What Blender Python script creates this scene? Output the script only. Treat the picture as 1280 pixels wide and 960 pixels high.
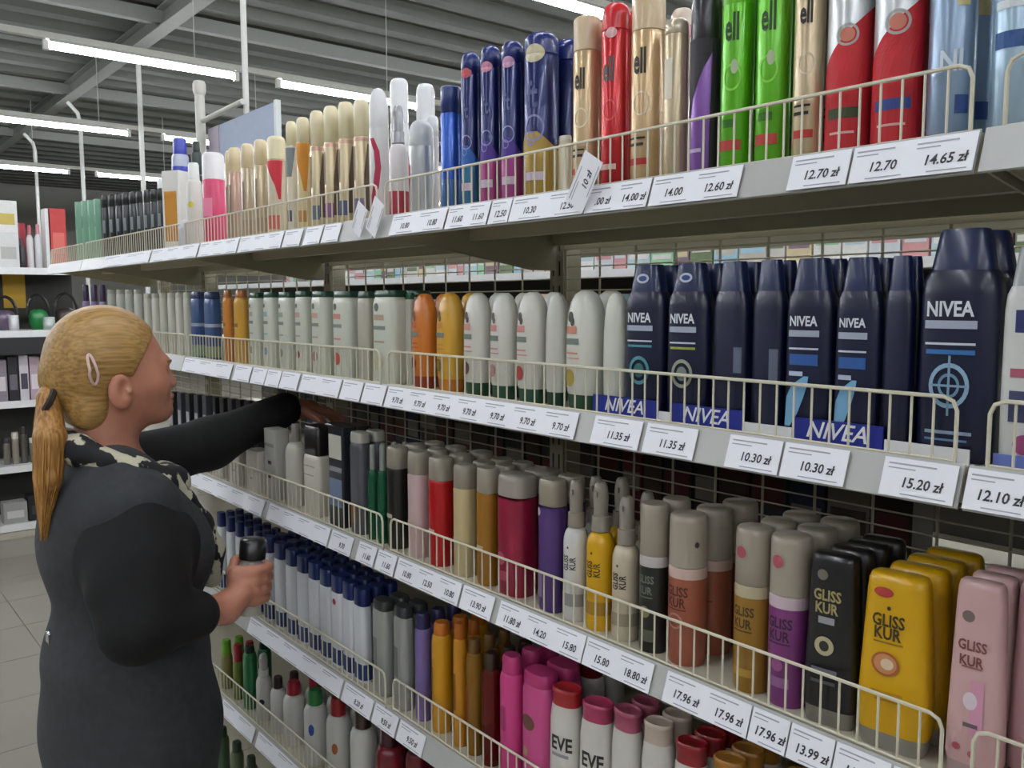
import bpy, bmesh, math, random
import numpy as np
from mathutils import Vector, Matrix
random.seed(7)
sc = bpy.context.scene
for o in list(bpy.data.objects): bpy.data.objects.remove(o)
COL = sc.collection

# ------------------------------------------------------------ camera
F_PX = 1085.0
EYE = np.array([0.0, 0.0, 1.62])
YAW, PITCH, ROLL = math.radians(50.48), math.radians(5.485), math.radians(-0.135)
_fw = np.array([-math.sin(YAW)*math.cos(PITCH), math.cos(YAW)*math.cos(PITCH), -math.sin(PITCH)])
_rt0 = np.array([math.cos(YAW), math.sin(YAW), 0.0]); _up0 = np.cross(_rt0, _fw)
_c, _s = math.cos(ROLL), math.sin(ROLL)
_rt = _c*_rt0 + _s*_up0; _up = -_s*_rt0 + _c*_up0
cam_data = bpy.data.cameras.new('camera'); cam = bpy.data.objects.new('camera', cam_data); COL.objects.link(cam)
cam_data.sensor_width = 36.0; cam_data.lens = F_PX/1280*36.0; cam_data.clip_start = 0.02; cam_data.clip_end = 200
cam.matrix_world = Matrix(((_rt[0], _up[0], -_fw[0], EYE[0]), (_rt[1], _up[1], -_fw[1], EYE[1]), (_rt[2], _up[2], -_fw[2], EYE[2]), (0, 0, 0, 1)))
sc.camera = cam
# ------------------------------------------------------------ world, exposure
w = bpy.data.worlds.new('world'); sc.world = w; w.use_nodes = True
w.node_tree.nodes['Background'].inputs[0].default_value = (0.85, 0.93, 1.0, 1); w.node_tree.nodes['Background'].inputs[1].default_value = 0.12
sc.view_settings.view_transform = 'Standard'; sc.view_settings.look = 'None'; sc.view_settings.gamma = 1; sc.view_settings.use_curve_mapping = False
sc.view_settings.exposure = 1.28
TUBE_EMISSION = 34.0
sc.cycles.use_denoising = True
sc.cycles.max_bounces = 7; sc.cycles.diffuse_bounces = 2; sc.cycles.caustics_reflective = False; sc.cycles.caustics_refractive = False
sc.cycles.sample_clamp_indirect = 4

# ------------------------------------------------------------ measured layout (metres; X along the shelf, Y into the shelf)
D = 0.796            # front of the shelf
SD = 0.42            # shelf depth to the posts
T0 = -0.329          # X of the bay boundary nearest to the camera
LV = {'A': 1.766, 'B': 1.4743, 'C': 1.175, 'D': 0.878, 'E': 0.604, 'F': 0.34}
BAYS = [(-0.329, 0.671), (-1.329, -0.329), (-2.329, -1.329), (-3.329, -2.329), (-3.85, -3.329)]
LNAME = {'A': 'top shelf', 'B': 'second shelf', 'C': 'third shelf', 'D': 'fourth shelf', 'E': 'fifth shelf', 'F': 'bottom shelf'}

def ray(x, y): return _fw + _rt*(x-640)/F_PX + _up*(480-y)/F_PX
def at(x, y, depth): return EYE + ray(x, y)*depth
def on_y(x, y, Y): d = ray(x, y); return EYE + d*(Y/d[1])
def on_x(x, y, X): d = ray(x, y); return EYE + d*(X/d[0])

# ------------------------------------------------------------ materials
def lin(c):
    if isinstance(c, str):
        c = tuple(int(c[i:i+2], 16)/255 for i in (0, 2, 4))
    return tuple(((v/12.92) if v <= 0.04045 else ((v+0.055)/1.055)**2.4) for v in c)
_M = {}
def mat(col, rough=0.4, metal=0.0, vary=0.06, scale=30.0, emit=0.0, alpha=1.0, bump=0.0, coat=0.0, trans=0.0):
    key = (col, rough, metal, vary, scale, emit, alpha, bump, coat, trans)
    if key in _M: return _M[key]
    m = bpy.data.materials.new('m_%s_%d' % (col, len(_M))); m.use_nodes = True
    nt = m.node_tree; b = nt.nodes['Principled BSDF']
    r, g, bl = lin(col)
    b.inputs['Roughness'].default_value = rough; b.inputs['Metallic'].default_value = metal
    if coat: b.inputs['Coat Weight'].default_value = coat; b.inputs['Coat Roughness'].default_value = 0.12
    if trans: b.inputs['Transmission Weight'].default_value = trans; b.inputs['IOR'].default_value = 1.3
    if alpha < 1: b.inputs['Alpha'].default_value = alpha
    tc = nt.nodes.new('ShaderNodeTexCoord'); nz = nt.nodes.new('ShaderNodeTexNoise'); nz.inputs['Scale'].default_value = scale; nz.inputs['Detail'].default_value = 2
    nt.links.new(tc.outputs['Object'], nz.inputs['Vector'])
    mx = nt.nodes.new('ShaderNodeMix'); mx.data_type = 'RGBA'
    mx.inputs[6].default_value = (r*(1-vary), g*(1-vary), bl*(1-vary), 1); mx.inputs[7].default_value = (min(1, r*(1+vary)), min(1, g*(1+vary)), min(1, bl*(1+vary)), 1)
    nt.links.new(nz.outputs['Fac'], mx.inputs[0]); nt.links.new(mx.outputs[2], b.inputs['Base Color'])
    if bump:
        bp = nt.nodes.new('ShaderNodeBump'); bp.inputs['Strength'].default_value = bump; bp.inputs['Distance'].default_value = 0.004
        nt.links.new(nz.outputs['Fac'], bp.inputs['Height']); nt.links.new(bp.outputs['Normal'], b.inputs['Normal'])
    if emit:
        b.inputs['Emission Color'].default_value = (r, g, bl, 1); b.inputs['Emission Strength'].default_value = emit
    _M[key] = m
    return m

# ------------------------------------------------------------ object helpers
def me_obj(name, mesh, parent=None, loc=(0, 0, 0), rot=(0, 0, 0)):
    o = bpy.data.objects.new(name, mesh); COL.objects.link(o); o.location = loc; o.rotation_euler = rot
    if parent is not None: o.parent = parent
    return o
def tag(o, label=None, cat=None, group=None, kind=None):
    if label: o['label'] = label
    if cat: o['category'] = cat
    if group: o['group'] = group
    if kind: o['kind'] = kind
    return o
def empty(name, loc=(0, 0, 0), rz=0.0):
    o = bpy.data.objects.new(name, None); o.empty_display_size = 0.05; COL.objects.link(o); o.location = loc; o.rotation_euler = (0, 0, rz); return o
class MB:
    def __init__(s): s.v = []; s.f = []
    def add(s, vs, fs):
        n = len(s.v); s.v += [tuple(map(float, v)) for v in vs]; s.f += [tuple(i+n for i in f) for f in fs]; return s
    def box(s, x0, x1, y0, y1, z0, z1):
        return s.add([(x0,y0,z0),(x1,y0,z0),(x1,y1,z0),(x0,y1,z0),(x0,y0,z1),(x1,y0,z1),(x1,y1,z1),(x0,y1,z1)],
                     [(0,3,2,1),(4,5,6,7),(0,1,5,4),(1,2,6,5),(2,3,7,6),(3,0,4,7)])
    def prism(s, poly, x0, x1):      # poly in (y,z), extruded along x
        n = len(poly); vs = [(x0, y, z) for y, z in poly]+[(x1, y, z) for y, z in poly]
        fs = [tuple(range(n)), tuple(range(2*n-1, n-1, -1))]+[(i, i+n, (i+1) % n+n, (i+1) % n) for i in range(n)]
        return s.add(vs, fs)
    def tube(s, pts, r, n=6, closed=False):
        pts = [Vector(p) for p in pts]; rs = r if isinstance(r, (list, tuple)) else [r]*len(pts)
        ring = []; prev = None
        for i, p in enumerate(pts):
            a = pts[(i-1) % len(pts)] if (closed or i > 0) else p; b = pts[(i+1) % len(pts)] if (closed or i < len(pts)-1) else p
            t = (b-a).normalized()
            if prev is None: prev = Vector((0, 0, 1)) if abs(t.z) < 0.9 else Vector((1, 0, 0))
            u = (prev-t*prev.dot(t)).normalized(); prev = u; v = t.cross(u)
            ring.append([p+(u*math.cos(k*2*math.pi/n)+v*math.sin(k*2*math.pi/n))*rs[i] for k in range(n)])
        vs = [q for rg in ring for q in rg]; fs = []
        m = len(pts)
        for i in range(m if closed else m-1):
            j = (i+1) % m
            for k in range(n): fs.append((i*n+k, i*n+(k+1) % n, j*n+(k+1) % n, j*n+k))
        if not closed: fs += [tuple(range(n-1, -1, -1)), tuple((m-1)*n+k for k in range(n))]
        return s.add(vs, fs)
    def mesh(s, name, m=None, smooth=False):
        me = bpy.data.meshes.new(name); me.from_pydata(s.v, [], s.f); me.update()
        bm = bmesh.new(); bm.from_mesh(me); bmesh.ops.recalc_face_normals(bm, faces=bm.faces); bm.to_mesh(me); bm.free()
        if m: me.materials.append(m)
        if smooth: smooth_mesh(me)
        return me
    def build(s, name, m, parent=None, smooth=False, loc=(0, 0, 0), rot=(0, 0, 0)): return me_obj(name, s.mesh(name, m, smooth), parent, loc, rot)
def smooth_mesh(me, angle=40):
    me.polygons.foreach_set('use_smooth', [True]*len(me.polygons))
    try: me.set_sharp_from_angle(angle=math.radians(angle))
    except Exception: pass

def se(a, b, e, th):
    c, s = math.cos(th), math.sin(th)
    return (a*math.copysign(abs(c)**(2/e), c), b*math.copysign(abs(s)**(2/e), s))
def loft_mesh(name, secs, m, n=24, y0=0.0):
    """secs: (z, a, b, e[, y]) from bottom to top"""
    mb = MB()
    vs = []; fs = []
    for q in secs:
        z, a, b, e = q[:4]; dy = q[4] if len(q) > 4 else 0
        for k in range(n):
            x, y = se(a, b, e, 2*math.pi*(k+0.5)/n); vs.append((x, y+dy+y0, z))
    for i in range(len(secs)-1):
        for k in range(n): fs.append((i*n+k, i*n+(k+1) % n, (i+1)*n+(k+1) % n, (i+1)*n+k))
    fs += [tuple(range(n-1, -1, -1)), tuple((len(secs)-1)*n+k for k in range(n))]
    mb.add(vs, fs)
    me = bpy.data.meshes.new(name); me.from_pydata(mb.v, [], mb.f); me.update(); me.materials.append(m); smooth_mesh(me, 50)
    return me

# text as flat 2D meshes --------------------------------------------------
_T = {}
def text2d(s, shear=0.0, bold=0.012):
    if (s, shear, bold) in _T: return _T[(s, shear, bold)]
    cu = bpy.data.curves.new('t', 'FONT'); cu.body = s; cu.size = 1.0; cu.align_x = 'CENTER'; cu.align_y = 'CENTER'; cu.resolution_u = 2; cu.shear = shear; cu.offset = bold
    o = bpy.data.objects.new('t', cu); COL.objects.link(o)
    me = bpy.data.meshes.new_from_object(o)
    v = [(p.co.x, p.co.y) for p in me.vertices]; f = [tuple(p.vertices) for p in me.polygons]
    bpy.data.objects.remove(o); bpy.data.meshes.remove(me)
    if v:
        xs = [p[0] for p in v]; ys = [p[1] for p in v]; cx = (min(xs)+max(xs))/2; cy = (min(ys)+max(ys))/2; v = [(x-cx, y-cy) for x, y in v]
    _T[(s, shear, bold)] = (v, f); return v, f

# ------------------------------------------------------------ structure
def struct(o, label, cat): return tag(o, label, cat, kind='structure')

def floor_material():
    m = bpy.data.materials.new('floor_tile'); m.use_nodes = True; nt = m.node_tree; b = nt.nodes['Principled BSDF']
    tc = nt.nodes.new('ShaderNodeTexCoord'); nz = nt.nodes.new('ShaderNodeTexNoise'); nz.inputs['Scale'].default_value = 2.2; nz.inputs['Detail'].default_value = 5
    cr = nt.nodes.new('ShaderNodeValToRGB'); cr.color_ramp.elements[0].color = (*lin('8f8a7c'), 1); cr.color_ramp.elements[1].color = (*lin('a39e90'), 1)
    nt.links.new(tc.outputs['Object'], nz.inputs['Vector']); nt.links.new(nz.outputs['Fac'], cr.inputs[0]); nt.links.new(cr.outputs[0], b.inputs['Base Color'])
    b.inputs['Roughness'].default_value = 0.32
    return m
FLOOR_M = floor_material()
fl = MB().box(-26, 8, -9, 14, -0.08, -0.006).build('floor', mat('77736a', 0.7)); struct(fl, 'pale beige tiled shop floor with thin grey joints', 'floor')
TILE = 0.45
tile_me = MB().box(0.002, TILE-0.002, 0.002, TILE-0.002, -0.006, 0.0).mesh('tile', FLOOR_M)
for i in range(-15, -2):
    for j in range(-3, 3):
        me_obj('tile', tile_me, fl, (i*TILE+0.12, j*TILE-0.1, 0))
MORE = MB()
for i in range(-57, 17):
    for j in range(-19, 30):
        if not (-15 <= i < -2 and -3 <= j < 3):
            x, y = i*TILE+0.12, j*TILE-0.1
            MORE.box(x+0.002, x+TILE-0.002, y+0.002, y+TILE-0.002, -0.006, 0.0)
tag(MORE.build('distant_tiles', FLOOR_M, fl), kind='stuff')

# ceiling: trapezoid steel deck, ribs along Y
ZC = 4.75
deck = MB(); prof = []
x = -26.0
while x < 8:
    prof += [(x, ZC), (x+0.27, ZC), (x+0.33, ZC-0.10), (x+0.52, ZC-0.10)]; x += 0.58
n = len(prof)
deck.add([(px, -9, pz) for px, pz in prof]+[(px, 14, pz) for px, pz in prof], [(i, i+1, i+1+n, i+n) for i in range(n-1)])
ce = deck.build('ceiling', mat('6a6c66', 0.6, 0.3, 0.12, 3.0)); struct(ce, 'grey corrugated steel roof deck seen from below', 'ceiling')
MB().box(-26, 8, -9, 14, ZC+0.01, ZC+0.06).build('roof_sheet', mat('55564f', 0.8), ce)
wallm = mat('8b8a82', 0.8, 0, 0.08, 1.5)
struct(MB().box(-26.2, -26, -9, 14, 0, ZC+.06).build('wall_back', wallm), 'distant grey hall wall at the far end', 'wall')
struct(MB().box(-26, 8, 14, 14.2, 0, ZC+.06).build('wall_right', wallm), 'grey hall wall beyond the neighbouring aisles', 'wall')
struct(MB().box(-26, 8, -9.2, -9, 0, ZC+.06).build('wall_left', wallm), 'grey hall wall on the aisle side', 'wall')
struct(MB().box(8, 8.2, -9, 14, 0, ZC+.06).build('wall_front', wallm), 'grey hall wall behind the photographer', 'wall')
# steel beams along X under the deck
def ibeam(y, z, name='ceiling_beam', w=0.16, h=0.2):
    mb = MB().box(-26, 8, y-w/2, y+w/2, z, z+0.014).box(-26, 8, y-w/2, y+w/2, z+h-0.014, z+h).box(-26, 8, y-0.006, y+0.006, z+0.014, z+h-0.014)
    return mb.build(name, mat('8d8f88', 0.55, 0.2))
BEAM_Z = ZC-0.10-0.2
by = on_y(140, 85, 1.0); sb = (BEAM_Z-EYE[2])/ray(140, 85)[2]; BEAM_Y = float((EYE+ray(140, 85)*sb)[1])
for k, yy in enumerate((BEAM_Y-6, BEAM_Y, BEAM_Y+6, BEAM_Y+11)):
    ibeam(yy, BEAM_Z)
for i, o in enumerate([o for o in bpy.data.objects if o.name.startswith('ceiling_beam')]):
    struct(o, ['grey steel roof beam out over the left aisle', 'grey steel roof beam slanting across the upper left', 'grey steel roof beam above the neighbouring aisle', 'grey steel roof beam far over to the right'][i], 'beam')
# purlins along Y
for i, xx in enumerate((-5.6, -9.6, -13.6, -17.6)):
    p = MB().box(xx-0.05, xx+0.05, -9, 14, BEAM_Z+0.06, BEAM_Z+0.2).build('ceiling_purlin', mat('7e807a', 0.55, 0.2)); struct(p, ['nearest', 'second', 'third', 'farthest'][i]+' grey roof purlin crossing under the steel deck', 'beam')

# fluorescent lamp rows along Y: trunking rail with 1.5 m tube units hung on rods
ZL = 3.62
tube_me = MB().tube([(0, 0, 0), (0, 1.5, 0)], 0.019, 8).mesh('tube', mat('f4f8ff', 0.4, emit=TUBE_EMISSION), True)
sock_me = MB().box(-0.022, 0.022, -0.02, 0.02, -0.03, 0.045).mesh('socket', mat('d9d9d2', 0.5))
tray_me = MB().add([(-0.05, 0, 0.03), (-0.02, 0, 0.055), (0.02, 0, 0.055), (0.05, 0, 0.03), (-0.05, 1.5, 0.03), (-0.02, 1.5, 0.055), (0.02, 1.5, 0.055), (0.05, 1.5, 0.03)], [(0, 1, 5, 4), (1, 2, 6, 5), (2, 3, 7, 6)]).mesh('reflector', mat('e6e6e0', 0.5))
rod_me = MB().tube([(0, 0, 0.1), (0, 0, BEAM_Z+0.2-ZL)], 0.005, 6).mesh('hanging_rod', mat('b9bab4', 0.4, 0.4))
ROWN = {-15.0: 'farthest', -11.15: 'third', -7.76: 'second', -4.5: 'nearest visible', -1.2: 'overhead', 2.1: 'rear', 5.4: 'hindmost'}
ORD = ['first', 'second', 'third', 'fourth', 'fifth', 'sixth', 'seventh', 'eighth', 'ninth', 'tenth', 'eleventh', 'twelfth', 'thirteenth', 'fourteenth', 'fifteenth', 'sixteenth', 'seventeenth', 'eighteenth', 'nineteenth', 'twentieth']
ORD += ['twenty-'+q for q in ORD[:9]]+['thirtieth']+['thirty-'+q for q in ORD[:9]]+['fortieth']+['forty-'+q for q in ORD[:9]]+['fiftieth']+['fifty-'+q for q in ORD[:9]]+['sixtieth']+['sixty-'+q for q in ORD[:9]]+['seventieth']+['seventy-'+q for q in ORD[:9]]
for rx, y0 in ((-4.5, 1.68), (-7.76, 1.68), (-11.15, 1.72), (-15.0, 1.92), (-1.2, 1.68), (2.1, 1.68), (5.4, 1.68)):
    starts = [y0+1.94*k for k in range(-5, 6)]
    rail = MB().box(rx-0.03, rx+0.03, -8.6, 13.6, ZL+0.056, ZL+0.105).build('lamp_rail', mat('c9c8bd', 0.5)); tag(rail, ROWN[rx]+' long cream trunking rail carrying fluorescent lamps', 'lamp rail')
    ry = {-7.76: float(on_x(243, 60, -7.76)[1]), -11.15: float(on_x(123, 140, -11.15)[1])}.get(rx, y0-0.9)
    for k in range(-4, 5): me_obj('hanging_rod', rod_me, rail, (rx, ry+1.94*k, ZL))
    for q, ys in enumerate(starts):
        e = empty('fluorescent_lamp', (rx, ys, ZL)); tag(e, '%s bare fluorescent tube lamp from left on the %s ceiling row' % (ORD[q], ROWN[rx]), 'lamp', 'fluorescent ceiling lamps')
        me_obj('tube', tube_me, e); me_obj('reflector', tray_me, e)
        me_obj('socket', sock_me, e, (0, -0.02, 0)); me_obj('socket', sock_me, e, (0, 1.52, 0))
# ------------------------------------------------------------ gondola shelving
IVORY = mat('cfc9b4', 0.45, 0, 0.04, 6.0)
WIRE_M = mat('dcd6c0', 0.4, 0, 0.03)
POST_M = mat('b9b39c', 0.5, 0, 0.05, 8.0)
RAILM = mat('b9bab6', 0.35, 0, 0.04)
RAIL_H, RAIL_OUT = 0.038, 0.013
LIP = 0.003
BAYN = ['nearest bay', 'first bay', 'middle bay', 'far bay', 'end bay']
gwire = MB().tube([(0, 0, 0.0), (0, 0, 0.058)], 0.0013, 5).mesh('upright_wire', WIRE_M, True)
for lv, z in LV.items():
    for bi, (x0, x1) in enumerate(BAYS):
        e = empty('shelf_board', ((x0+x1)/2, D+0.2, z)); tag(e, 'ivory steel shelf of the %s, %s' % (BAYN[bi], LNAME[lv]), 'shelf', 'gondola shelf boards')
        hw = (x1-x0)/2-0.002
        MB().box(-hw, hw, -0.198, 0.205, -0.012, -LIP).box(-hw, hw, -0.198, -0.192, -0.036, -0.012).box(-hw, hw, 0.199, 0.205, -0.036, -0.012).box(-hw, hw, -0.01, 0.01, -0.034, -0.012).build('deck', IVORY, e)
        MB().prism([(-0.2005, 0.0), (-0.2005-RAIL_OUT, -RAIL_H), (-0.2005-RAIL_OUT+0.002, -RAIL_H-0.0015), (-0.1982, -0.001)], -hw, hw).build('price_rail', RAILM, e)
        for sx in (-1, 1):
            MB().prism([(-0.19, -0.013), (0.21, -0.013), (0.21, -0.085), (0.16, -0.085), (-0.19, -0.03)], sx*(hw-0.006)-0.0015, sx*(hw-0.006)+0.0015).build('bracket', POST_M, e)
        # wire guard
        if lv == 'F': continue
        g = empty('wire_guard', ((x0+x1)/2, D+0.006, z)); tag(g, 'cream wire product guard along the %s, %s' % (BAYN[bi], LNAME[lv]), 'shelf guard', 'wire shelf guards')
        gw = hw-0.012; r = 0.012
        top = [(-gw, 0, -0.002), (-gw, 0, 0.058-r), (-gw+r*0.3, 0, 0.058-r*0.3), (-gw+r, 0, 0.058), (gw-r, 0, 0.058), (gw-r*0.3, 0, 0.058-r*0.3), (gw, 0, 0.058-r), (gw, 0, -0.002)]
        MB().tube(top, 0.002, 6).build('frame_wire', WIRE_M, g, True)
        MB().tube([(-gw, 0, 0.0), (gw, 0, 0.0)], 0.0016, 5).build('bottom_wire', WIRE_M, g, True)
        nw = int(2*gw/0.0205); step = 2*gw/nw
        if bi <= 2:
            for k in range(1, nw): me_obj('upright_wire', gwire, g, (-gw+k*step, 0, 0))
        else:
            mb = MB()
            for k in range(1, nw): mb.tube([(-gw+k*step, 0, 0), (-gw+k*step, 0, 0.058)], 0.0013, 4)
            tag(mb.build('upright_wires', WIRE_M, g), kind='stuff')
# posts
PY = D+SD
for pi, px in enumerate((0.671, -0.329, -1.329, -2.329, -3.329, -3.85)):
    e = empty('shelf_post', (px, PY+0.02, 0)); tag(e, ['ivory steel upright post beside the photographer', 'ivory steel upright post of the nearest bay joint', 'ivory upright post left of the navy bottles', 'ivory upright post behind the green capped bottles', 'ivory upright post behind the orange bottles', 'ivory upright post at the far gondola end'][pi], 'post', 'gondola uprights')
    MB().box(-0.02, 0.02, -0.02, 0.03, 0.0, 1.80).build('column', POST_M, e)
    mb = MB()
    for k in range(34):
        for sx in (-0.009, 0.009): mb.box(sx-0.002, sx+0.002, -0.0206, -0.0195, 0.12+k*0.05, 0.15+k*0.05)
    tag(mb.build('slots', mat('3a382f', 0.8), e), kind='stuff')
    MB().box(-0.02, 0.02, -0.42, 0.42, 0.0, 0.10).build('foot', POST_M, e)
# wire mesh back panels
for bi, (x0, x1) in enumerate(BAYS):
    e = empty('wire_back_panel', ((x0+x1)/2, PY+0.004, 0)); tag(e, 'cream wire mesh back panel of the %s' % BAYN[bi], 'back panel', 'wire back panels')
    hw = (x1-x0)/2-0.022
    mb = MB(); zz = 0.16
    while zz < 1.73: mb.tube([(-hw, 0, zz), (hw, 0, zz)], 0.0014, 4); zz += 0.0235
    tag(mb.build('cross_wires', WIRE_M, e), kind='stuff')
    k = 0; xx = -hw
    while xx < hw+0.001: 
        MB().tube([(xx, 0.003, 0.14), (xx, 0.003, 1.735)], 0.0024, 5).build('upright_wire', WIRE_M, e, True); xx += 2*hw/round(2*hw/0.1)
    MB().box(-hw, hw, -0.004, 0.006, 1.722, 1.74).build('top_bar', POST_M, e)
# plinth
for bi, (x0, x1) in enumerate(BAYS):
    tag(MB().box(x0+0.002, x1-0.002, D+0.01, D+0.03, 0, 0.1).build('shelf_plinth', POST_M), 'ivory kick plate under the %s' % BAYN[bi], 'plinth', 'gondola kick plates')

# ------------------------------------------------------------ price tickets
PAPER = mat('f6f7fc', 0.55, 0, 0.02); INK = mat('2a2b30', 0.6); PRINT = mat('a9abb3', 0.6)
tick_used = {}
def ticket(lv, xl, xr, texts, lean=0.0, lift=0.0, frame=0, desc=None):
    zr = LV[lv]
    # rail centre line height for the pixel lookup
    def railx(px):
        # intersect with the rail mid line (Y, z known): solve along pixel column by iteration
        y = 480
        for _ in range(6):
            p = on_y(px, y, D-0.008); y2 = y
            d = np.array([p[0], D-0.008, zr-0.02])-EYE; zc = d@_fw; y = 480-F_PX*(d@_up)/zc
        return p[0]
    a, b = railx(xl), railx(xr); W = b-a; cx = (a+b)/2
    e = empty('price_ticket', (cx, D-0.0022-RAIL_OUT*0.5-0.0012, zr-RAIL_H*0.5-0.0002+lift))
    ang = math.atan2(RAIL_OUT, RAIL_H)
    e.rotation_euler = (-ang if not lean else 0, lean, 0)
    if lean: e.location.y -= 0.009
    hh = RAIL_H*0.5-0.0008
    MB().box(-W/2+0.0006, W/2-0.0006, -0.0004, 0.0003, -hh, hh).build('paper', PAPER, e)
    n = max(1, len(texts)); seg = W/n
    mb = MB()
    for i in range(n):
        c0 = -W/2+seg*i
        mb.box(c0+seg*0.08, c0+seg*0.72, -0.0007, -0.0005, hh*0.66, hh*0.74).box(c0+seg*0.08, c0+seg*0.45, -0.0007, -0.0005, hh*0.44, hh*0.50).box(c0+seg*0.3, c0+seg*0.9, -0.0007, -0.0005, -hh*0.86, -hh*0.80)
    tag(mb.build('fine_print', PRINT, e), kind='stuff')
    for i, t in enumerate(texts):
        if not t: continue
        v, f = text2d(t, 0.12, 0.02)
        wid = max(p[0] for p in v)-min(p[0] for p in v)
        s = min(0.0122, seg*0.80/wid); c0 = -W/2+seg*(i+0.58)
        MB().add([(c0+x*s, -0.0008, -hh*0.22+y*s*1.1) for x, y in v], f).build('price_text', INK, e)
    key = (lv, tuple(texts), lean != 0); tick_used.setdefault(key, []).append((cx, e, texts, lv))
TK = [
 ('A', 988, 1063, ['12.70 zł']), ('A', 1065, 1222, ['12.70', '14.65 zł']), ('A', 815, 927, ['14.00', '12.60 zł']), ('A', 735, 813, ['.00 zł', '14.00 zł']),
 ('A', 640, 733, ['10.30', '12.50']), ('A', 614, 639, ['12.50']), ('A', 560, 612, ['11.60', '11.60']), ('A', 490, 558, ['10.80', '10.80']),
 ('A', 405, 426, ['']), ('A', 382, 403, ['']), ('A', 356, 378, ['']), ('A', 300, 354, ['', '', '']), ('A', 250, 298, ['', '', '']), ('A', 190, 248, ['', '', '']), ('A', 130, 188, ['', '']),
 ('B', 1207, 1290, ['12.10 zł']), ('B', 1103, 1197, ['15.20 zł']), ('B', 979, 1060, ['10.30 zł']), ('B', 910, 977, ['10.30 zł']), ('B', 807, 871, ['11.35 zł']), ('B', 742, 802, ['11.35 zł']),
 ('B', 484, 722, ['9.70 zł']*7), ('B', 455, 482, ['']), ('B', 428, 453, ['']), ('B', 377, 426, ['', '']), ('B', 352, 374, ['']), ('B', 334, 351, ['']), ('B', 316, 333, ['']), ('B', 294, 314, ['']), ('B', 230, 290, ['', '', '']),
 ('C', 832, 938, ['17.96 zł', '17.96 zł']), ('C', 939, 986, ['17.96 zł']), ('C', 987, 1042, ['13.99 zł']), ('C', 1043, 1112, ['11.99 zł']), ('C', 1114, 1180, ['11.99 zł']),
 ('C', 732, 816, ['15.80', '18.80 zł']), ('C', 624, 731, ['11.80 zł', '14.20', '15.80']), ('C', 578, 617, ['13.90 zł']), ('C', 497, 576, ['10.80', '12.50', '10.80']), ('C', 472, 495, ['11.60']), ('C', 448, 470, ['11.60']), ('C', 414, 441, ['9.70']), ('C', 336, 412, ['', '', '', '']), ('C', 236, 330, ['', '', '', '', '']),
 ('D', 499, 531, ['9.50 zł']), ('D', 468, 497, ['9.50 zł']), ('D', 430, 466, ['8.20 zł']), ('D', 312, 428, ['', '', '', '', '']),
 ('E', 322, 372, ['', '']), ('E', 278, 318, ['', '']),
]
for t in TK: ticket(*t)
ticket('A', 714, 762, ['10 zł'], lean=-1.02, lift=0.022); ticket('A', 446, 466, [''], lean=-1.0, lift=0.016); ticket('A', 464, 488, [''], lean=-1.0, lift=0.016)
by_lv = {}
for key, lst in tick_used.items():
    for q in lst: by_lv.setdefault(q[3], []).append(q+(key[2],))
for lv, lst in by_lv.items():
    lst.sort(key=lambda q: q[0])
    for i, (cx, e, texts, _, til) in enumerate(lst):
        tx = [t for t in texts if t]
        if len(set(tx)) == 1 and len(tx) > 2: d = 'long white price strip repeating %s' % tx[0]
        elif len(tx) > 1: d = 'price ticket reading '+' '.join(tx)
        elif tx: d = 'white price ticket reading '+' '.join(tx)
        else: d = 'small white price ticket'
        if til: d = d.replace('white', 'tilted white')
        tag(e, d+', %s from left, %s rail' % (ORD[i], LNAME[lv]), 'price ticket', 'price tickets on the rails')
# ------------------------------------------------------------ products
class Shape:
    """a container profile in metres plus print placed on its front"""
    def __init__(s): s.parts = []      # (name, mesh)
def lerp_sec(secs, z):
    for p, q in zip(secs, secs[1:]):
        if p[0] <= z <= q[0]:
            t = (z-p[0])/max(1e-9, q[0]-p[0]); return tuple(p[i]+(q[i]-p[i])*t for i in (1, 2, 3))
    return secs[-1][1:4] if z > secs[-1][0] else secs[0][1:4]
_arc = {}
def arc_table(a, b, e):
    k = (round(a, 4), round(b, 4), round(e, 2))
    if k in _arc: return _arc[k]
    th = np.linspace(-math.pi/2, math.pi/2, 160)
    c, s = np.cos(th), np.sin(th)
    x = a*np.abs(c)**(2/e); y = b*np.sign(s)*np.abs(s)**(2/e)
    L = np.concatenate([[0], np.cumsum(np.hypot(np.diff(x), np.diff(y)))])
    _arc[k] = (L, x, y); return _arc[k]
def surf(secs, s_, z, off):
    a, b, e = lerp_sec(secs, z); L, x, y = arc_table(a, b, e)
    t = abs(s_); px = np.interp(t, L, x); py = np.interp(t, L, y)
    p2 = np.interp(t+0.0008, L, x), np.interp(t+0.0008, L, y); p1 = np.interp(max(0, t-0.0008), L, x), np.interp(max(0, t-0.0008), L, y)
    tx, ty = p2[0]-p1[0], p2[1]-p1[1]; n = math.hypot(tx, ty) or 1
    nx, ny = ty/n, -tx/n
    px, py = px+nx*off, py+ny*off
    return (math.copysign(px, s_) if s_ else 0.0, py, z)
def decal_mesh(name, secs, pts2, faces, m, off=0.0005):
    me = bpy.data.meshes.new(name); me.from_pydata([surf(secs, s, z, off) for s, z in pts2], [], faces); me.update(); me.materials.append(m); return me
def grid2(s0, s1, z0, z1, nx=8, nz=3):
    v = [(s0+(s1-s0)*i/nx, z0+(z1-z0)*j/nz) for j in range(nz+1) for i in range(nx+1)]
    f = [(j*(nx+1)+i, j*(nx+1)+i+1, (j+1)*(nx+1)+i+1, (j+1)*(nx+1)+i) for j in range(nz) for i in range(nx)]
    return v, f
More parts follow.
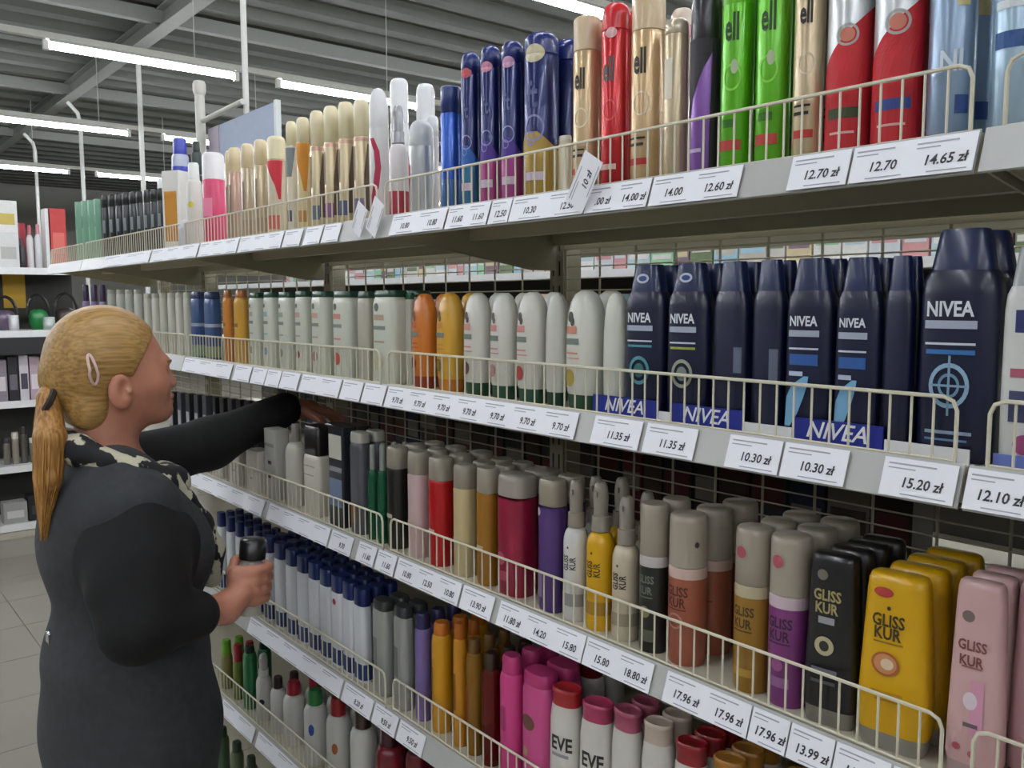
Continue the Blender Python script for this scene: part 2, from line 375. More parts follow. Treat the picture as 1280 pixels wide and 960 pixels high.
def ell2(sc_, zc, rs, rz, n=20):
    v = [(sc_, zc)]; f = []
    for rr in (0.5, 1.0):
        for k in range(n): v.append((sc_+rs*rr*math.cos(2*math.pi*k/n), zc+rz*rr*math.sin(2*math.pi*k/n)))
    for k in range(n):
        f.append((0, 1+k, 1+(k+1) % n)); f.append((1+k, 1+n+k, 1+n+(k+1) % n, 1+(k+1) % n))
    return v, f
def ring2(sc_, zc, rs, rz, wd, n=24):
    v = []; f = []
    for q in (1.0, 1-wd):
        for k in range(n): v.append((sc_+rs*q*math.cos(2*math.pi*k/n), zc+rz*q*math.sin(2*math.pi*k/n)))
    for k in range(n): f.append((k, (k+1) % n, n+(k+1) % n, n+k))
    return v, f
def tri2(poly0):        # quad strip between left and right polylines given as [(z, s0, s1)]
    v = []; f = []; nx = 18; poly = []
    for p, q in zip(poly0, poly0[1:]):
        for i in range(4): poly.append(tuple(p[j]+(q[j]-p[j])*i/4 for j in range(3)))
    poly.append(poly0[-1])
    for z, s0, s1 in poly:
        for i in range(nx+1): v.append((s0+(s1-s0)*i/nx, z))
    for j in range(len(poly)-1):
        for i in range(nx): f.append((j*(nx+1)+i, j*(nx+1)+i+1, (j+1)*(nx+1)+i+1, (j+1)*(nx+1)+i))
    return v, f

ROUGH = 0.3
def pm(c, kind='plastic'):
    if kind == 'metal': return mat(c, 0.28, 0.35, 0.04, 20, coat=0.4)
    if kind == 'matte': return mat(c, 0.6, 0, 0.05, 20)
    if kind == 'clear': return mat(c, 0.15, 0, 0.05, 20, trans=0.5, coat=0.3)
    return mat(c, 0.32, 0, 0.04, 20, coat=0.25)

def arcs(z0, z1, a, b, e, k=1.0, n=5, flat=0.0):
    """rounded shoulder from full width at z0 to (1-k) width at z1"""
    out = []
    for i in range(n+1):
        t = i/n*math.pi/2; s = 1-k*(1-math.cos(t)); out.append((z0+(z1-z0)*math.sin(t), a*s, b*s, e))
    return out
def profile(kind, a, b, h, o):
    """returns (print surface sections, [(part name, sections, colour key)])"""
    e = o.get('e', 2.0)
    if kind == 'can':        # aerosol: body, thin waist line, cap with small dome
        cf = o.get('cf', 0.80)*h; r = 0.97; dm = o.get('dome', 0.06)*h
        body = [(0, .93*a, .93*b, e), (.006, a, b, e), (cf-.004, a, b, e), (cf, .95*a, .95*b, e)]
        cap = [(cf, .9*a, .9*b, e), (cf+.001, r*a, r*b, e)]+arcs(h-dm, h, r*a, r*b, e, o.get('domek', .5))
        return body+cap[1:], [('body', body, 0), ('cap', cap, 1)]
    if kind == 'nivea':      # flat bottle, sloping shoulder, trapezoid cap
        e = 3.2
        body = [(0, .9*a, .9*b, e), (.006, .97*a, .97*b, e), (.3*h, a, b, e), (.72*h, .99*a, .99*b, e), (.79*h, .93*a, .95*b, e), (.825*h, .80*a, .86*b, e)]
        cap = [(.825*h, .78*a, .84*b, e), (.84*h, .77*a, .83*b, e), (.985*h, .60*a, .7*b, e), (h, .55*a, .64*b, e)]
        return body+cap[1:], [('body', body, 0), ('cap', cap, 1)]
    if kind == 'bullet':     # upside down bottle, cap below, rounded top
        e = 2.5; c = .13*h
        cap = [(0, .80*a, .82*b, e), (.004, .84*a, .86*b, e), (c, .9*a, .9*b, e)]
        body = [(c, .9*a, .9*b, e), (c+.004, .95*a, .95*b, e), (.4*h, a, b, e), (.66*h, .98*a, .98*b, e), (.8*h, .90*a, .92*b, e), (.9*h, .76*a, .8*b, e), (.965*h, .56*a, .6*b, e), (h, .26*a, .3*b, e)]
        return body, [('body', body, 0), ('cap', cap, 1)]
    if kind == 'flip':       # slab bottle with flip cap
        e = o.get('e', 3.4); c = o.get('cf', .9)*h
        body = [(0, .93*a, .93*b, e), (.005, a, b, e), (c-.012, a, b, e), (c-.003, .93*a, .93*b, e), (c, .86*a, .86*b, e)]
        cap = [(c, .9*a, .92*b, e), (c+.002, .93*a, .95*b, e), (h-.004, .9*a, .92*b, e), (h, .82*a, .84*b, e)]
        return body, [('body', body, 0), ('cap', cap, 1)]
    if kind == 'pump':       # spray bottle
        body = [(0, .93*a, .93*b, e), (.006, a, b, e), (.55*h, a, b, e)]+arcs(.55*h, .665*h, a, b, e, .55)[1:]
        col = [(.665*h, .56*a, .56*b, 2), (.67*h, .66*a, .66*b, 2), (.77*h, .64*a, .64*b, 2), (.775*h, .56*a, .56*b, 2)]
        head = [(.775*h, .50*a, .50*b, 2), (.90*h, .56*a, .56*b, 2), (.95*h, .50*a, .52*b, 2), (.985*h, .40*a, .46*b, 2), (h, .28*a, .34*b, 2)]
        return body, [('body', body, 0), ('collar', col, 1), ('pump_head', head, 1)]
    if kind == 'capcyl':     # cylinder with tall cap and pale shoulder band
        c = o.get('cf', .655)*h; bd = o.get('band', .07)*h
        body = [(0, .93*a, .93*b, e), (.006, a, b, e), (c-bd, a, b, e)]
        band = [(c-bd, a, b, e), (c-.003, a, b, e), (c, .95*a, .95*b, e)]
        cap = [(c, .93*a, .93*b, e), (c+.001, .985*a, .985*b, e), (h-.008, .97*a, .97*b, e), (h-.002, .93*a, .93*b, e), (h, .85*a, .85*b, e)]
        return body, [('body', body, 0), ('shoulder_band', band, 2), ('cap', cap, 1)]
    if kind == 'wedge':      # upside down slab bottle, wider at the bottom
        e = 3.6; c = .10*h
        cap = [(0, .86*a, .86*b, e), (.004, .9*a, .9*b, e), (c, .93*a, .93*b, e)]
        body = [(c, .95*a, .95*b, e), (c+.006, a, b, e), (.3*h, .98*a, .98*b, e), (.9*h, .82*a, .88*b, e), (.965*h, .79*a, .82*b, e), (.99*h, .74*a, .7*b, e), (h, .66*a, .5*b, e)]
        return body, [('body', body, 0), ('cap', cap, 1)]
    if kind == 'tall':       # slim bottle with small cap on rounded shoulder
        c = o.get('cf', .84)*h; cw = o.get('cw', .62)
        body = [(0, .92*a, .92*b, e), (.006, a, b, e), (c-.18*h*(1-cw)-.01, a, b, e)]+arcs(c-.18*h*(1-cw)-.01, c, a, b, e, 1-cw)[1:]
        cap = [(c, cw*a*.98, cw*b*.98, 2.2), (c+.002, cw*a, cw*b, 2.2), (h-.005, cw*a*.95, cw*b*.95, 2.2), (h, cw*a*.8, cw*b*.8, 2.2)]
        return body, [('body', body, 0), ('cap', cap, 1)]
    if kind == 'dome':       # smooth bottle with full-width rounded cap
        c = o.get('cf', .78)*h
        body = [(0, .93*a, .93*b, e), (.006, a, b, e), (c, a, b, e)]
        cap = [(c, .95*a, .95*b, e), (c+.002, .98*a, .98*b, e)]+arcs(c+.45*(h-c), h, .98*a, .98*b, e, .8)
        return body, [('body', body, 0), ('cap', cap, 1)]
    if kind == 'box':
        e = 14
        body = [(0, a, b, e), (h*.5, a, b, e), (h, a, b, e)]
        return body, [('carton', body, 0)]
    if kind == 'elseve':     # white oval bottle with shallow round lid
        e = 2.6; c = .87*h
        body = [(0, .9*a, .9*b, e), (.006, .96*a, .96*b, e), (.35*h, a, b, e), (.75*h, .97*a, .97*b, e), (c, .86*a, .9*b, e)]
        cap = [(c, .84*a, .9*b, 2.3), (h-.007, .84*a, .9*b, 2.3), (h-.006, .88*a, .94*b, 2.3), (h-.002, .88*a, .94*b, 2.3), (h, .78*a, .84*b, 2.3), (h-.0025, .68*a, .72*b, 2.3)]
        return body, [('body', body, 0), ('cap', cap, 1)]
    raise KeyError(kind)
_shape = {}
def build_shape(kind, a, b, h, o):
    key = (kind, round(a, 4), round(b, 4), round(h, 4), repr(sorted(o.items(), key=lambda q: q[0])))
    if key in _shape: return _shape[key]
    secs, parts = profile(kind, a, b, h, o)
    cols = o['c']; fin = o.get('fin', ['plastic']*4); out = []
    nseg = 28 if a > 0.02 else 20
    for nm, ss, ci in parts:
        ci = min(ci, len(cols)-1); out.append((nm, loft_mesh(nm, ss, pm(cols[ci], fin[min(ci, len(fin)-1)]), nseg), None))
    if kind == 'pump':
        out.append(('nozzle', MB().box(-.1*a, .1*a, -.72*b, -.4*b, .905*h, .94*h).mesh('nozzle', pm(cols[1])), 'pump_head'))
    for i, d in enumerate(o.get('d', [])):
        k = d[0]; m = pm(d[-1], 'matte') if k != 'wrap' else pm(d[-1], fin[0])
        off = 0.0005+0.00012*i
        if k == 'wrap':
            zs = [d[1]*h]+[q[0] for q in secs if d[1]*h < q[0] < d[2]*h]+[d[2]*h]
            ss = [(z, lerp_sec(secs, z)[0]+off, lerp_sec(secs, z)[1]+off, lerp_sec(secs, z)[2]) for z in zs]
            out.append((d[3] if len(d) > 4 else 'label_wrap', loft_open('label_wrap', ss, m, nseg), None)); continue
        if k == 'text':
            _, s, sc_, zc, size, rot = d[:6]; v, f = text2d(s, 0.0, 0.028); zs = d[6] if len(d) > 7 else 1.3; v = [(x, y*zs) for x, y in v]; cr, sr = math.cos(rot), math.sin(rot)
            pts = [(sc_*a+(x*cr-y*sr)*size*a, zc*h+(x*sr+y*cr)*size*a) for x, y in v]; nm = 'lettering'
        elif k == 'rect': pts, f = grid2(d[1]*a, d[2]*a, d[3]*h, d[4]*h); nm = 'print_panel'
        elif k == 'ell': pts, f = ell2(d[1]*a, d[2]*h, d[3]*a, d[4]*a); nm = 'emblem'
        elif k == 'ring': pts, f = ring2(d[1]*a, d[2]*h, d[3]*a, d[4]*a, d[5]); nm = 'emblem_ring'
        elif k == 'strip': pts, f = tri2([(z*h, s0*a, s1*a) for z, s0, s1 in d[1]]); nm = 'print_shape'
        out.append((nm, decal_mesh(nm, secs, pts, f, m, off), None))
    _shape[key] = out
    return out
def loft_open(name, secs, m, n):
    vs = []; fs = []
    for z, a, b, e in secs:
        for k in range(n): x, y = se(a, b, e, 2*math.pi*(k+0.5)/n); vs.append((x, y, z))
    for i in range(len(secs)-1):
        for k in range(n): fs.append((i*n+k, i*n+(k+1) % n, (i+1)*n+(k+1) % n, (i+1)*n+k))
    me = bpy.data.meshes.new(name); me.from_pydata(vs, [], fs); me.update(); me.materials.append(m); smooth_mesh(me, 50); return me
REG = []
def place(name, shape, loc, rz, plain=False, extra=None):
    e = empty(name, loc, rz); made = {}
    for nm, me, par in shape:
        if plain and nm in ('lettering', 'emblem', 'emblem_ring'): continue
        p = made.get(par, e) if par else e
        o = me_obj(nm, me, p); made.setdefault(nm, o)
    return e
def base_z(lv): return LV[lv]-LIP
def P(lv, xl, xr, yt, kind, desc, o, cat='bottle', name=None, n=2, u=None, h=None, k=None, rot=0.0, lift=0.0, gap=0.004):
    """front row facing: pixel columns of its outline on the photograph give its place and width on the shelf"""
    ratio = k if k is not None else (1.0 if kind in ('can', 'pump', 'capcyl', 'dome', 'tall') else 0.62)
    xc = (xl+xr)/2; zb = base_z(lv)+lift; b = 0.025
    for _ in range(4):
        U = (u if u is not None else 0.016+b)
        Y = D+U
        y = 480.0; p = on_y(xc, y, Y)
        for _i in range(5):
            d = np.array([p[0], Y, zb+0.08])-EYE; y = 480-F_PX*(d@_up)/(d@_fw); p = on_y(xc, y, Y)
        depth = (p-EYE)@_fw
        vis = (xr-xl)*depth/F_PX
        ang = math.atan2(Y, -p[0])     # between view ray and shelf direction
        ca = (xc-640)/F_PX; vis *= 1/math.sqrt(1+ca*ca)
        a = vis/2/math.sqrt(math.sin(ang)**2+(ratio*math.cos(ang))**2); b = a*ratio
    if h is None: h = on_y(xc, yt, Y)[2]-zb
    h = max(0.04, min(0.285, h))
    sh = build_shape(kind, a, b, h, o)
    nm = name or {'can': 'hairspray_can', 'pump': 'spray_bottle', 'box': 'product_carton'}.get(kind, 'shampoo_bottle')
    for r in range(n):
        yy = Y+r*(2*b+gap)
        if yy+b > D+0.395: break
        e = place(nm, sh, (p[0]+random.uniform(-.001, .001)*(r > 0), yy, zb), rot+(random.uniform(-.03, .03)), plain=r > 0)
        REG.append((e, desc, lv, r, p[0], cat))
    return p[0], Y, a, b, h
TAUPE = 'aaa090'
def wella(c, capc=None, ink='2e2c2a', band='c23a35', cf=.84, dome=.05):
    return dict(c=[c, capc or c], cf=cf, dome=dome, domek=.45, fin=['metal', 'plastic'], d=[('text', 'ell', -.1, .64, .95, 0, 2.1, ink), ('ring', .0, .42, .55, .7, .16, 'f0e2c8'), ('rect', -.8, .5, .10, .135, band), ('rect', -.8, .2, .20, .215, ink), ('rect', -.8, .3, .235, .245, ink)])
# ---------------- top shelf, right to left
P('A', 1240, 1302, None, 'can', 'pale blue hairspray can with teal print', dict(c=['a9c3d6', 'd5dde4'], cf=.86, fin=['metal', 'plastic'], d=[('rect', -1, 1, .55, .72, '3d86a6'), ('rect', -.9, .9, .30, .36, '31568f'), ('rect', -.9, .9, .44, .47, 'e9f0f4')]), 'hairspray', h=.235, rot=.3)
P('A', 1160, 1221, None, 'can', 'silver blue metallic hairspray can with pale crest', dict(c=['8fa6bf', 'b9c4cf'], cf=.86, fin=['metal', 'plastic'], d=[('text', 'NI', .1, .30, 1.0, 0, 'dfe8f2'), ('rect', .25, .8, .50, .66, 'd8c98f'), ('rect', .3, .9, .1, .17, '2f4e8d')]), 'hairspray', h=.235, rot=.3)
def rw(strip): return dict(c=['dadee0', 'cfd3d6'], cf=.88, fin=['metal', 'plastic'], d=[('strip', [(.03, -1.5, 1.9), (.30, -1.5, 1.9), (.38, -1.1, 1.9), (.45, -.5, 1.9), (.52, .2, 1.9), (.58, .9, 1.9), (.62, 1.5, 1.9)], 'c4212b'), ('ring', .1, .50, .5, .5, .22, 'b8b6b0'), ('ell', .1, .50, .32, .32, 'd07f6a'), ('rect', -.75, .7, .155, .20, strip), ('rect', -.6, .5, .09, .10, 'e8b9b4'), ('text', 'RIK', -.05, .80, .85, 0, '40364a'), ('rect', -.7, .3, .70, .71, 'aab0b8'), ('rect', -.6, .5, .665, .675, 'aab0b8')])
P('A', 1091, 1158, None, 'can', 'white and red hairspray can with blue strip', rw('36498f'), 'hairspray', h=.232, rot=.25)
P('A', 1033, 1091, None, 'can', 'white and red hairspray can with dark green strip', rw('3f4a2c'), 'hairspray', h=.232, rot=.25)
P('A', 991, 1031, None, 'can', 'light beige hairspray can', wella('cdb894'), 'hairspray', h=.232, rot=.35)
for xl, xr in ((944, 989), (900, 943)):
    P('A', xl, xr, None, 'dome', 'bright lime green hairspray can', dict(c=['62b81f', '6cc226'], cf=.80, fin=['metal', 'plastic'], d=[('text', 'ell', -.05, .69, 1.0, 0, 2.2, '25481a'), ('ring', .0, .45, .55, .8, .18, '8bdc45'), ('ell', .15, .5, .22, .42, 'b9c9a0'), ('rect', -.8, .6, .10, .15, 'c3463a'), ('rect', -.5, .3, .21, .25, '3c7d22')]), 'hairspray', h=.225, rot=.3)
P('A', 862, 900, None, 'dome', 'black topped purple hairspray can', dict(c=['8d5fb0', '26232a'], cf=.70, fin=['metal', 'plastic'], d=[('strip', [(.25, -1.4, -1.0), (.4, -1.4, -.5), (.55, -1.4, .3), (.7, -1.4, 1.4)], '2a262e'), ('strip', [(.03, .7, 1.8), (.3, .75, 1.8), (.7, .9, 1.8)], '2f2b33'), ('rect', -.7, .2, .12, .14, 'd7c2e6')]), 'hairspray', h=.218, rot=.25)
P('A', 829, 861, 25, 'can', 'champagne metallic styling spray can', dict(c=['cdbb98', 'd9cdb4'], cf=.9, fin=['metal', 'metal'], d=[('rect', -.6, .2, .5, .75, 'efe6d2')]), 'hairspray', n=1, rot=.2)
P('A', 836, 866, None, 'can', 'cream hairspray can with pink ring, back row', dict(c=['dcc9ab', 'ecd9c6'], cf=.8, fin=['metal', 'plastic'], d=[('wrap', .83, .9, 'cc7f8c')]), 'hairspray', n=1, u=.10, h=.225)
P('A', 788, 831, -6, 'can', 'tall golden beige hairspray can', wella('d0b184', 'dcc29a', cf=.80, dome=.03), 'hairspray', rot=.3, n=1)
P('A', 751, 788, 6, 'can', 'glossy red hairspray can', dict(c=['c31d27', 'cf2630'], cf=.85, dome=.07, domek=.6, fin=['metal', 'plastic'], d=[('text', 'ell', -.1, .64, 1.0, 0, 2.2, '5a5a58'), ('ring', 0, .42, .5, .7, .16, 'e0545a'), ('ell', .1, .83, .4, .35, 'e9b9ba'), ('rect', -.8, .5, .1, .13, 'e9c9c0')]), 'hairspray', rot=.3)
P('A', 716, 751, 22, 'can', 'golden beige hairspray can with red print', wella('d2b68c', 'dcc5a0', cf=.80, dome=.03), 'hairspray', rot=.3)
P('A', 698, 715, 170, 'flip', 'short cream tube with white lid', dict(c=['e9dfc4', 'f3efe2'], e=2.2), 'tube', n=1, u=.05)
# blue hairsprays
def taft(low, sw, em): return dict(c=['16225f', '17266c'], cf=.86, dome=.06, domek=.7, fin=['metal', 'plastic'], d=[('wrap', .0, .28, low), ('strip', [(.28, -1.5, 1.7), (.33, -1.2, 1.0), (.40, -.6, .2)], sw), ('ell', .0, .86, .62, .5, em), ('text', 'ft', -.1, .62, 1.1, 0, 1.8, '5a6490'), ('ring', .0, .42, .6, .75, .16, '8f93c4'), ('ring', -.2, .36, .3, .4, .2, '8f93c4'), ('rect', -.7, .6, .11, .16, 'd8c6d8')])
P('A', 655, 699, 42, 'can', 'navy blue hairspray can with golden base', taft('b99a4e', 'b99a4e', 'd8cfae'), 'hairspray', rot=.4)
P('A', 627, 655, 52, 'can', 'violet blue hairspray can with magenta base and pink badge', taft('b04a92', '4b2f8c', 'cfa0c0'), 'hairspray', rot=.4)
P('A', 601, 627, 58, 'can', 'violet blue hairspray can with pink base and rosy badge', taft('b8518f', '4b2f8c', 'd890a8'), 'hairspray', rot=.4)
P('A', 577, 601, 66, 'can', 'royal blue hairspray can with red badge and teal base', taft('3d7f9f', '2c62b0', 'd0606a'), 'hairspray', rot=.4)
P('A', 551, 577, 108, 'can', 'plain blue hairspray can with dark cap', dict(c=['2a5cc0', '283a78'], cf=.78, dome=.02, fin=['metal', 'plastic'], d=[('wrap', .0, .25, '4a72a8')]), 'hairspray', rot=.3)
# white and silver mousse
WCAP = 'eef0f2'
P('A', 534, 549, 145, 'can', 'narrow white can with mauve edge', dict(c=['d9d2d4', WCAP], cf=.8), 'hairspray', n=1, u=.08)
P('A', 511, 543, 150, 'dome', 'silver mousse can with crimson swoosh', dict(c=['c3c6c8', 'd0d3d5'], cf=.72, fin=['metal', 'plastic'], d=[('strip', [(.2, -1.4, -.9), (.35, -1.1, -.5), (.5, -.9, -.4), (.62, -1.2, -.9)], 'b32544')]), 'mousse can', n=1, rot=.3)
P('A', 521, 545, 105, 'can', 'white mousse can with tall white cap, back row', dict(c=['e3e4e6', WCAP], cf=.62, dome=.07), 'mousse can', n=1, u=.12)
P('A', 489, 512, 98, 'can', 'tallest white mousse can with white cap, back row', dict(c=['e6e6e8', WCAP], cf=.70, dome=.04), 'mousse can', n=1, u=.12)
P('A', 486, 511, 132, 'pump', 'white pump bottle with chrome collar and red base', dict(c=['e2dcdc', 'a5a7aa'], fin=['plastic', 'metal'], d=[('wrap', .02, .24, 'b23648')]), 'pump bottle', n=1, rot=.3)
P('A', 462, 487, 110, 'dome', 'pearl white mousse can with crimson arc', dict(c=['e4e2e0', 'e9e9ea'], cf=.70, d=[('strip', [(.12, -.6, -.1), (.25, -.2, .45), (.4, .1, .7), (.52, .0, .55), (.62, -.5, 0)], 'a82446')]), 'mousse can', n=1, rot=.5)
# cream bottles, far half
CAPC = 'efe3bd'
for i, (xl, xr, yt) in enumerate(((443, 463, 124), (424, 444, 127), (406, 425, 132), (389, 407, 138))):
    P('A', xl, xr, yt, 'can', 'champagne cream hairspray with ivory cap', dict(c=['d8c6a0', CAPC], cf=.70, dome=.06, fin=['metal', 'plastic'], d=[('wrap', .66, .69, 'c9a08c'), ('rect', -.5, -.2, .35, .62, '8d8472'), ('rect', -.9, .9, .08, .2, ['7f6f8c', '55607f', '8a5b86', '6a7a86'][i]), ('strip', [(.1, .9, 1.7), (.4, 1.0, 1.7), (.64, 1.5, 1.7)], '5d4a3c')]), 'hairspray', rot=.3)
P('A', 372, 389, 146, 'can', 'cream hairspray with orange neck', dict(c=['dcc998', CAPC], cf=.78, dome=.06, d=[('strip', [(.35, .5, .9), (.5, 0, 1.2), (.68, -1.2, 1.5), (.77, -1.4, 1.6)], 'd08a2c'), ('rect', -.9, .9, .08, .18, 'b98640')]), 'hairspray', rot=.5)
P('A', 359, 373, 151, 'can', 'cream hairspray with grey shoulder', dict(c=['e0d6bf', CAPC], cf=.78, dome=.06, d=[('strip', [(.5, -.9, .6), (.76, -1.4, 1.4)], '7d8788'), ('rect', -.5, .5, .1, .2, '4f5468')]), 'hairspray', rot=.4)
P('A', 335, 359, 170, 'can', 'pale hairspray with red triangle', dict(c=['cfc2a6', CAPC], cf=.76, dome=.05, d=[('strip', [(.36, .75, 1.0), (.5, .4, 1.1), (.75, -.9, 1.3)], 'cf3344'), ('rect', -.9, .9, .06, .2, 'cc6a5a')]), 'hairspray', rot=.5)
for i, (xl, xr, yt) in enumerate(((319, 336, 174), (303, 319, 179), (287, 303, 184), (283, 294, 188))):
    P('A', xl, xr, yt, 'can', 'pinkish beige hairspray with ivory cap', dict(c=[['c4b393', 'bfae93', 'bd9a8a', 'b9a98c'][i], 'ecd9b0'], cf=.74, dome=.05, fin=['metal', 'plastic'], d=[('rect', -.3, .1, .3, .6, '857460'), ('wrap', .06, .2, 'b59f86')]), 'hairspray', rot=.3, n=1)
P('A', 254, 283, 190, 'can', 'hot pink styling can with white cap', dict(c=['d8406f', 'f1eef0'], cf=.70, dome=.05, d=[('rect', -.6, .6, .3, .5, 'ef87a8')]), 'styling can', rot=.4, n=1)
P('A', 270, 284, 200, 'can', 'dark rose can with white cap, back row', dict(c=['a8486a', 'e9e4e4'], cf=.8), 'styling can', n=1, u=.12)
P('A', 234, 254, 203, 'tall', 'white bottle with yellow dots', dict(c=['e4e4dc', 'f2f2f0'], cf=.8, cw=.7, d=[('ell', .3, .5, .4, .4, 'd8cf4a')]), 'bottle', rot=.4, n=1)
P('A', 210, 234, 214, 'box', 'white carton with golden orange picture', dict(c=['e9e7e0'], d=[('rect', -.7, .7, .1, .74, 'c98a2e')]), 'carton', rot=.5, n=1, k=.8)
P('A', 222, 246, 268, 'tall', 'short grey white tube by the rail', dict(c=['c9cdd0', 'dfe2e4'], cw=.7), 'tube', n=1, u=.022, h=.07)
# pile on top
P('A', 206, 262, None, 'box', 'dark carton standing deep on shelf', dict(c=['2a2d33'], d=[('rect', -.6, .6, .3, .6, '5c616b')]), 'carton', u=.2, h=.25, n=1, k=.7)
P('A', 214, 236, None, 'tall', 'blue and white packet standing on dark carton', dict(c=['c9cfe4', '3b45b4'], cw=.8, cf=.6, d=[('wrap', .1, .3, '3a44b8')]), 'packet', u=.2, h=.13, n=1, lift=.2505)
P('A', 238, 252, None, 'tall', 'small black bottle standing on dark carton', dict(c=['25332f', '1d2321'], cw=.7, cf=.7), 'bottle', u=.2, h=.10, n=1, lift=.2505)
for i in range(9):
    x = 129+i*8.6
    P('A', x, x+8.2, 243-i*1.0, 'can', 'slim black can with silver print', dict(c=['2b2e30', '1f2123'], cf=.8, fin=['metal', 'plastic'], d=[('rect', -.7, .7, .4, .6, '7c8488')]), 'can', n=1, u=.03+.0*i, rot=.4)
for i in range(4):
    x = 96+i*7.8
    P('A', x, x+7.4, 252-i*1.2, 'box', 'mint green slim carton', dict(c=['7fae93'], d=[('rect', -.8, .8, .55, .75, '58947a')]), 'carton', n=1, k=1.0)

# ---------------- second shelf
NAVY, NCAP = '0d1534', '15244f'
def nivea(kind):
    d = [('text', 'NIVEA', -.15, .66, .42, 0, 'e3e7ee'), ('rect', -.78, .52, .575, .61, 'aab2c4'), ('rect', -.75, .5, .505, .515, 'cfd5e0')]
    if kind == 'ring': d += [('ring', -.1, .33, .5, .6, .2, '8fb0c8'), ('ring', -.1, .33, .27, .33, .25, '6a8fae'), ('rect', -.13, -.07, .2, .46, '7fa0ba'), ('rect', -.55, .35, .325, .335, '7fa0ba'), ('rect', -.7, .5, .465, .485, '2f6aa8'), ('rect', -.65, .5, .12, .135, '8fa0b8'), ('rect', -.65, .4, .09, .10, '5f86b0')]
    if kind in ('teal', 'olive'): d += [('ell', -.05, .91, .3, .2, 'c9d2e0'), ('ell', -.05, .91, .2, .11, '2a3f7c')]
    if kind == 'teal': d += [('rect', -.7, .5, .47, .485, '4a93a0'), ('ring', -.1, .32, .5, .6, .25, '4d8f98'), ('ell', -.1, .32, .25, .3, '35706f')]
    if kind == 'olive': d += [('rect', -.7, .5, .47, .485, 'a0a84a'), ('ring', -.1, .32, .5, .6, .25, '9aa08a'), ('ell', -.1, .32, .25, .3, '7f8a80')]
    if kind == 'feather': d += [('rect', -.7, .5, .42, .48, '27569a'), ('rect', -.7, -.1, .36, .385, 'b8c4d8'), ('strip', [(.08, -.9, -.6), (.15, -.85, -.3), (.24, -.8, -.05), (.31, -.55, .1), (.36, -.05, .15)], '7fb6dc')]
    return dict(c=[NAVY, NCAP], d=d)
P('B', 1253, 1325, 308, 'nivea', 'white shampoo bottle with dark square print', dict(c=['d9dad6', 'a9adb0'], d=[('rect', -.5, .3, .62, .72, '2b2f66'), ('rect', -.6, .4, .42, .46, 'b05a72'), ('rect', -.6, .5, .22, .36, '3d4266'), ('ell', .0, .12, .4, .4, 'a04a78')]), 'shampoo', rot=.1, n=1)
P('B', 1150, 1250, 287, 'nivea', 'large navy shampoo bottle with compass ring emblem', nivea('ring'), 'shampoo', k=.55, rot=.1)
P('B', 1104, 1142, 320, 'nivea', 'plain navy shampoo bottle at the row end', dict(c=[NAVY, NCAP]), 'shampoo', k=.55, rot=-.2)
P('B', 1046, 1103, 322, 'nivea', 'navy shampoo bottle with light blue feather', nivea('feather'), 'shampoo', k=.55, rot=.1)
P('B', 985, 1044, 323, 'nivea', 'navy shampoo bottle with light blue feather', nivea('feather'), 'shampoo', k=.55, rot=.1)
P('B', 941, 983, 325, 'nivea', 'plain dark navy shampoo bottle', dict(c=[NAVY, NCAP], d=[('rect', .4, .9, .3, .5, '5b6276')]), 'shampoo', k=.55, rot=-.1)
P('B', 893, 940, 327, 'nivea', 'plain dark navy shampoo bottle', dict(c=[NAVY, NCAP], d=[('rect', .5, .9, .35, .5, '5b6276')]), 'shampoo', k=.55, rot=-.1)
P('B', 838, 890, 329, 'nivea', 'navy shampoo bottle with olive ring emblem', nivea('olive'), 'shampoo', k=.55, rot=.15)
P('B', 786, 836, 331, 'nivea', 'navy shampoo bottle with teal ring emblem', nivea('teal'), 'shampoo', k=.55, rot=.15)
def tim(ink, leaf='4a4a44', c='d8d6cc', cap='1f4a33', red='c98a80'):
    return dict(c=[c, cap], d=[('ell', -.35, .78, .2, .24, leaf), ('ell', -.2, .74, .14, .2, leaf), ('rect', -.65, .1, .64, .70, red), ('rect', -.7, .25, .55, .60, '6f7a70'), ('rect', -.6, .2, .47, .485, red), ('rect', -.6, .3, .43, .44, red), ('ell', -.35, .27, .35, .4, ink)])
P('B', 709, 757, 363, 'bullet', 'white shampoo bottle with yellow flower print', tim('b09a4a', '3c3c38', 'dadacf', '1f4a30', 'd08a76'), 'shampoo', k=.72)
P('B', 755, 786, 366, 'bullet', 'plain white shampoo bottle beside the navy ones', dict(c=['d3d5c9', '2a332c']), 'shampoo', k=.72, n=1)
P('B', 647, 686, 365, 'bullet', 'white shampoo bottle with red flower print', tim('b5473f'), 'shampoo', k=.72)
P('B', 683, 708, 367, 'bullet', 'plain white shampoo bottle turned sideways', dict(c=['cfcec4', '1c3a2a']), 'shampoo', k=.72, n=1)
P('B', 614, 648, 366, 'bullet', 'white shampoo bottle with pale pink print', tim('b58a86', '6a5f58'), 'shampoo', k=.72)
P('B', 581, 615, 366, 'bullet', 'white shampoo bottle with dark brown print', tim('6a4a42', '4a3c36'), 'shampoo', k=.72)
P('B', 547, 580, 366, 'bullet', 'yellow shampoo bottle with orange foot', tim('8a6a2a', '6a5424', 'd9a63a', 'c47a26', 'c98f34'), 'shampoo', k=.72)
P('B', 516, 547, 367, 'bullet', 'orange shampoo bottle with brown foot', tim('7a2f1c', '7a3a1c', 'd27a2c', '8f3420', 'b85a24'), 'shampoo', k=.72)
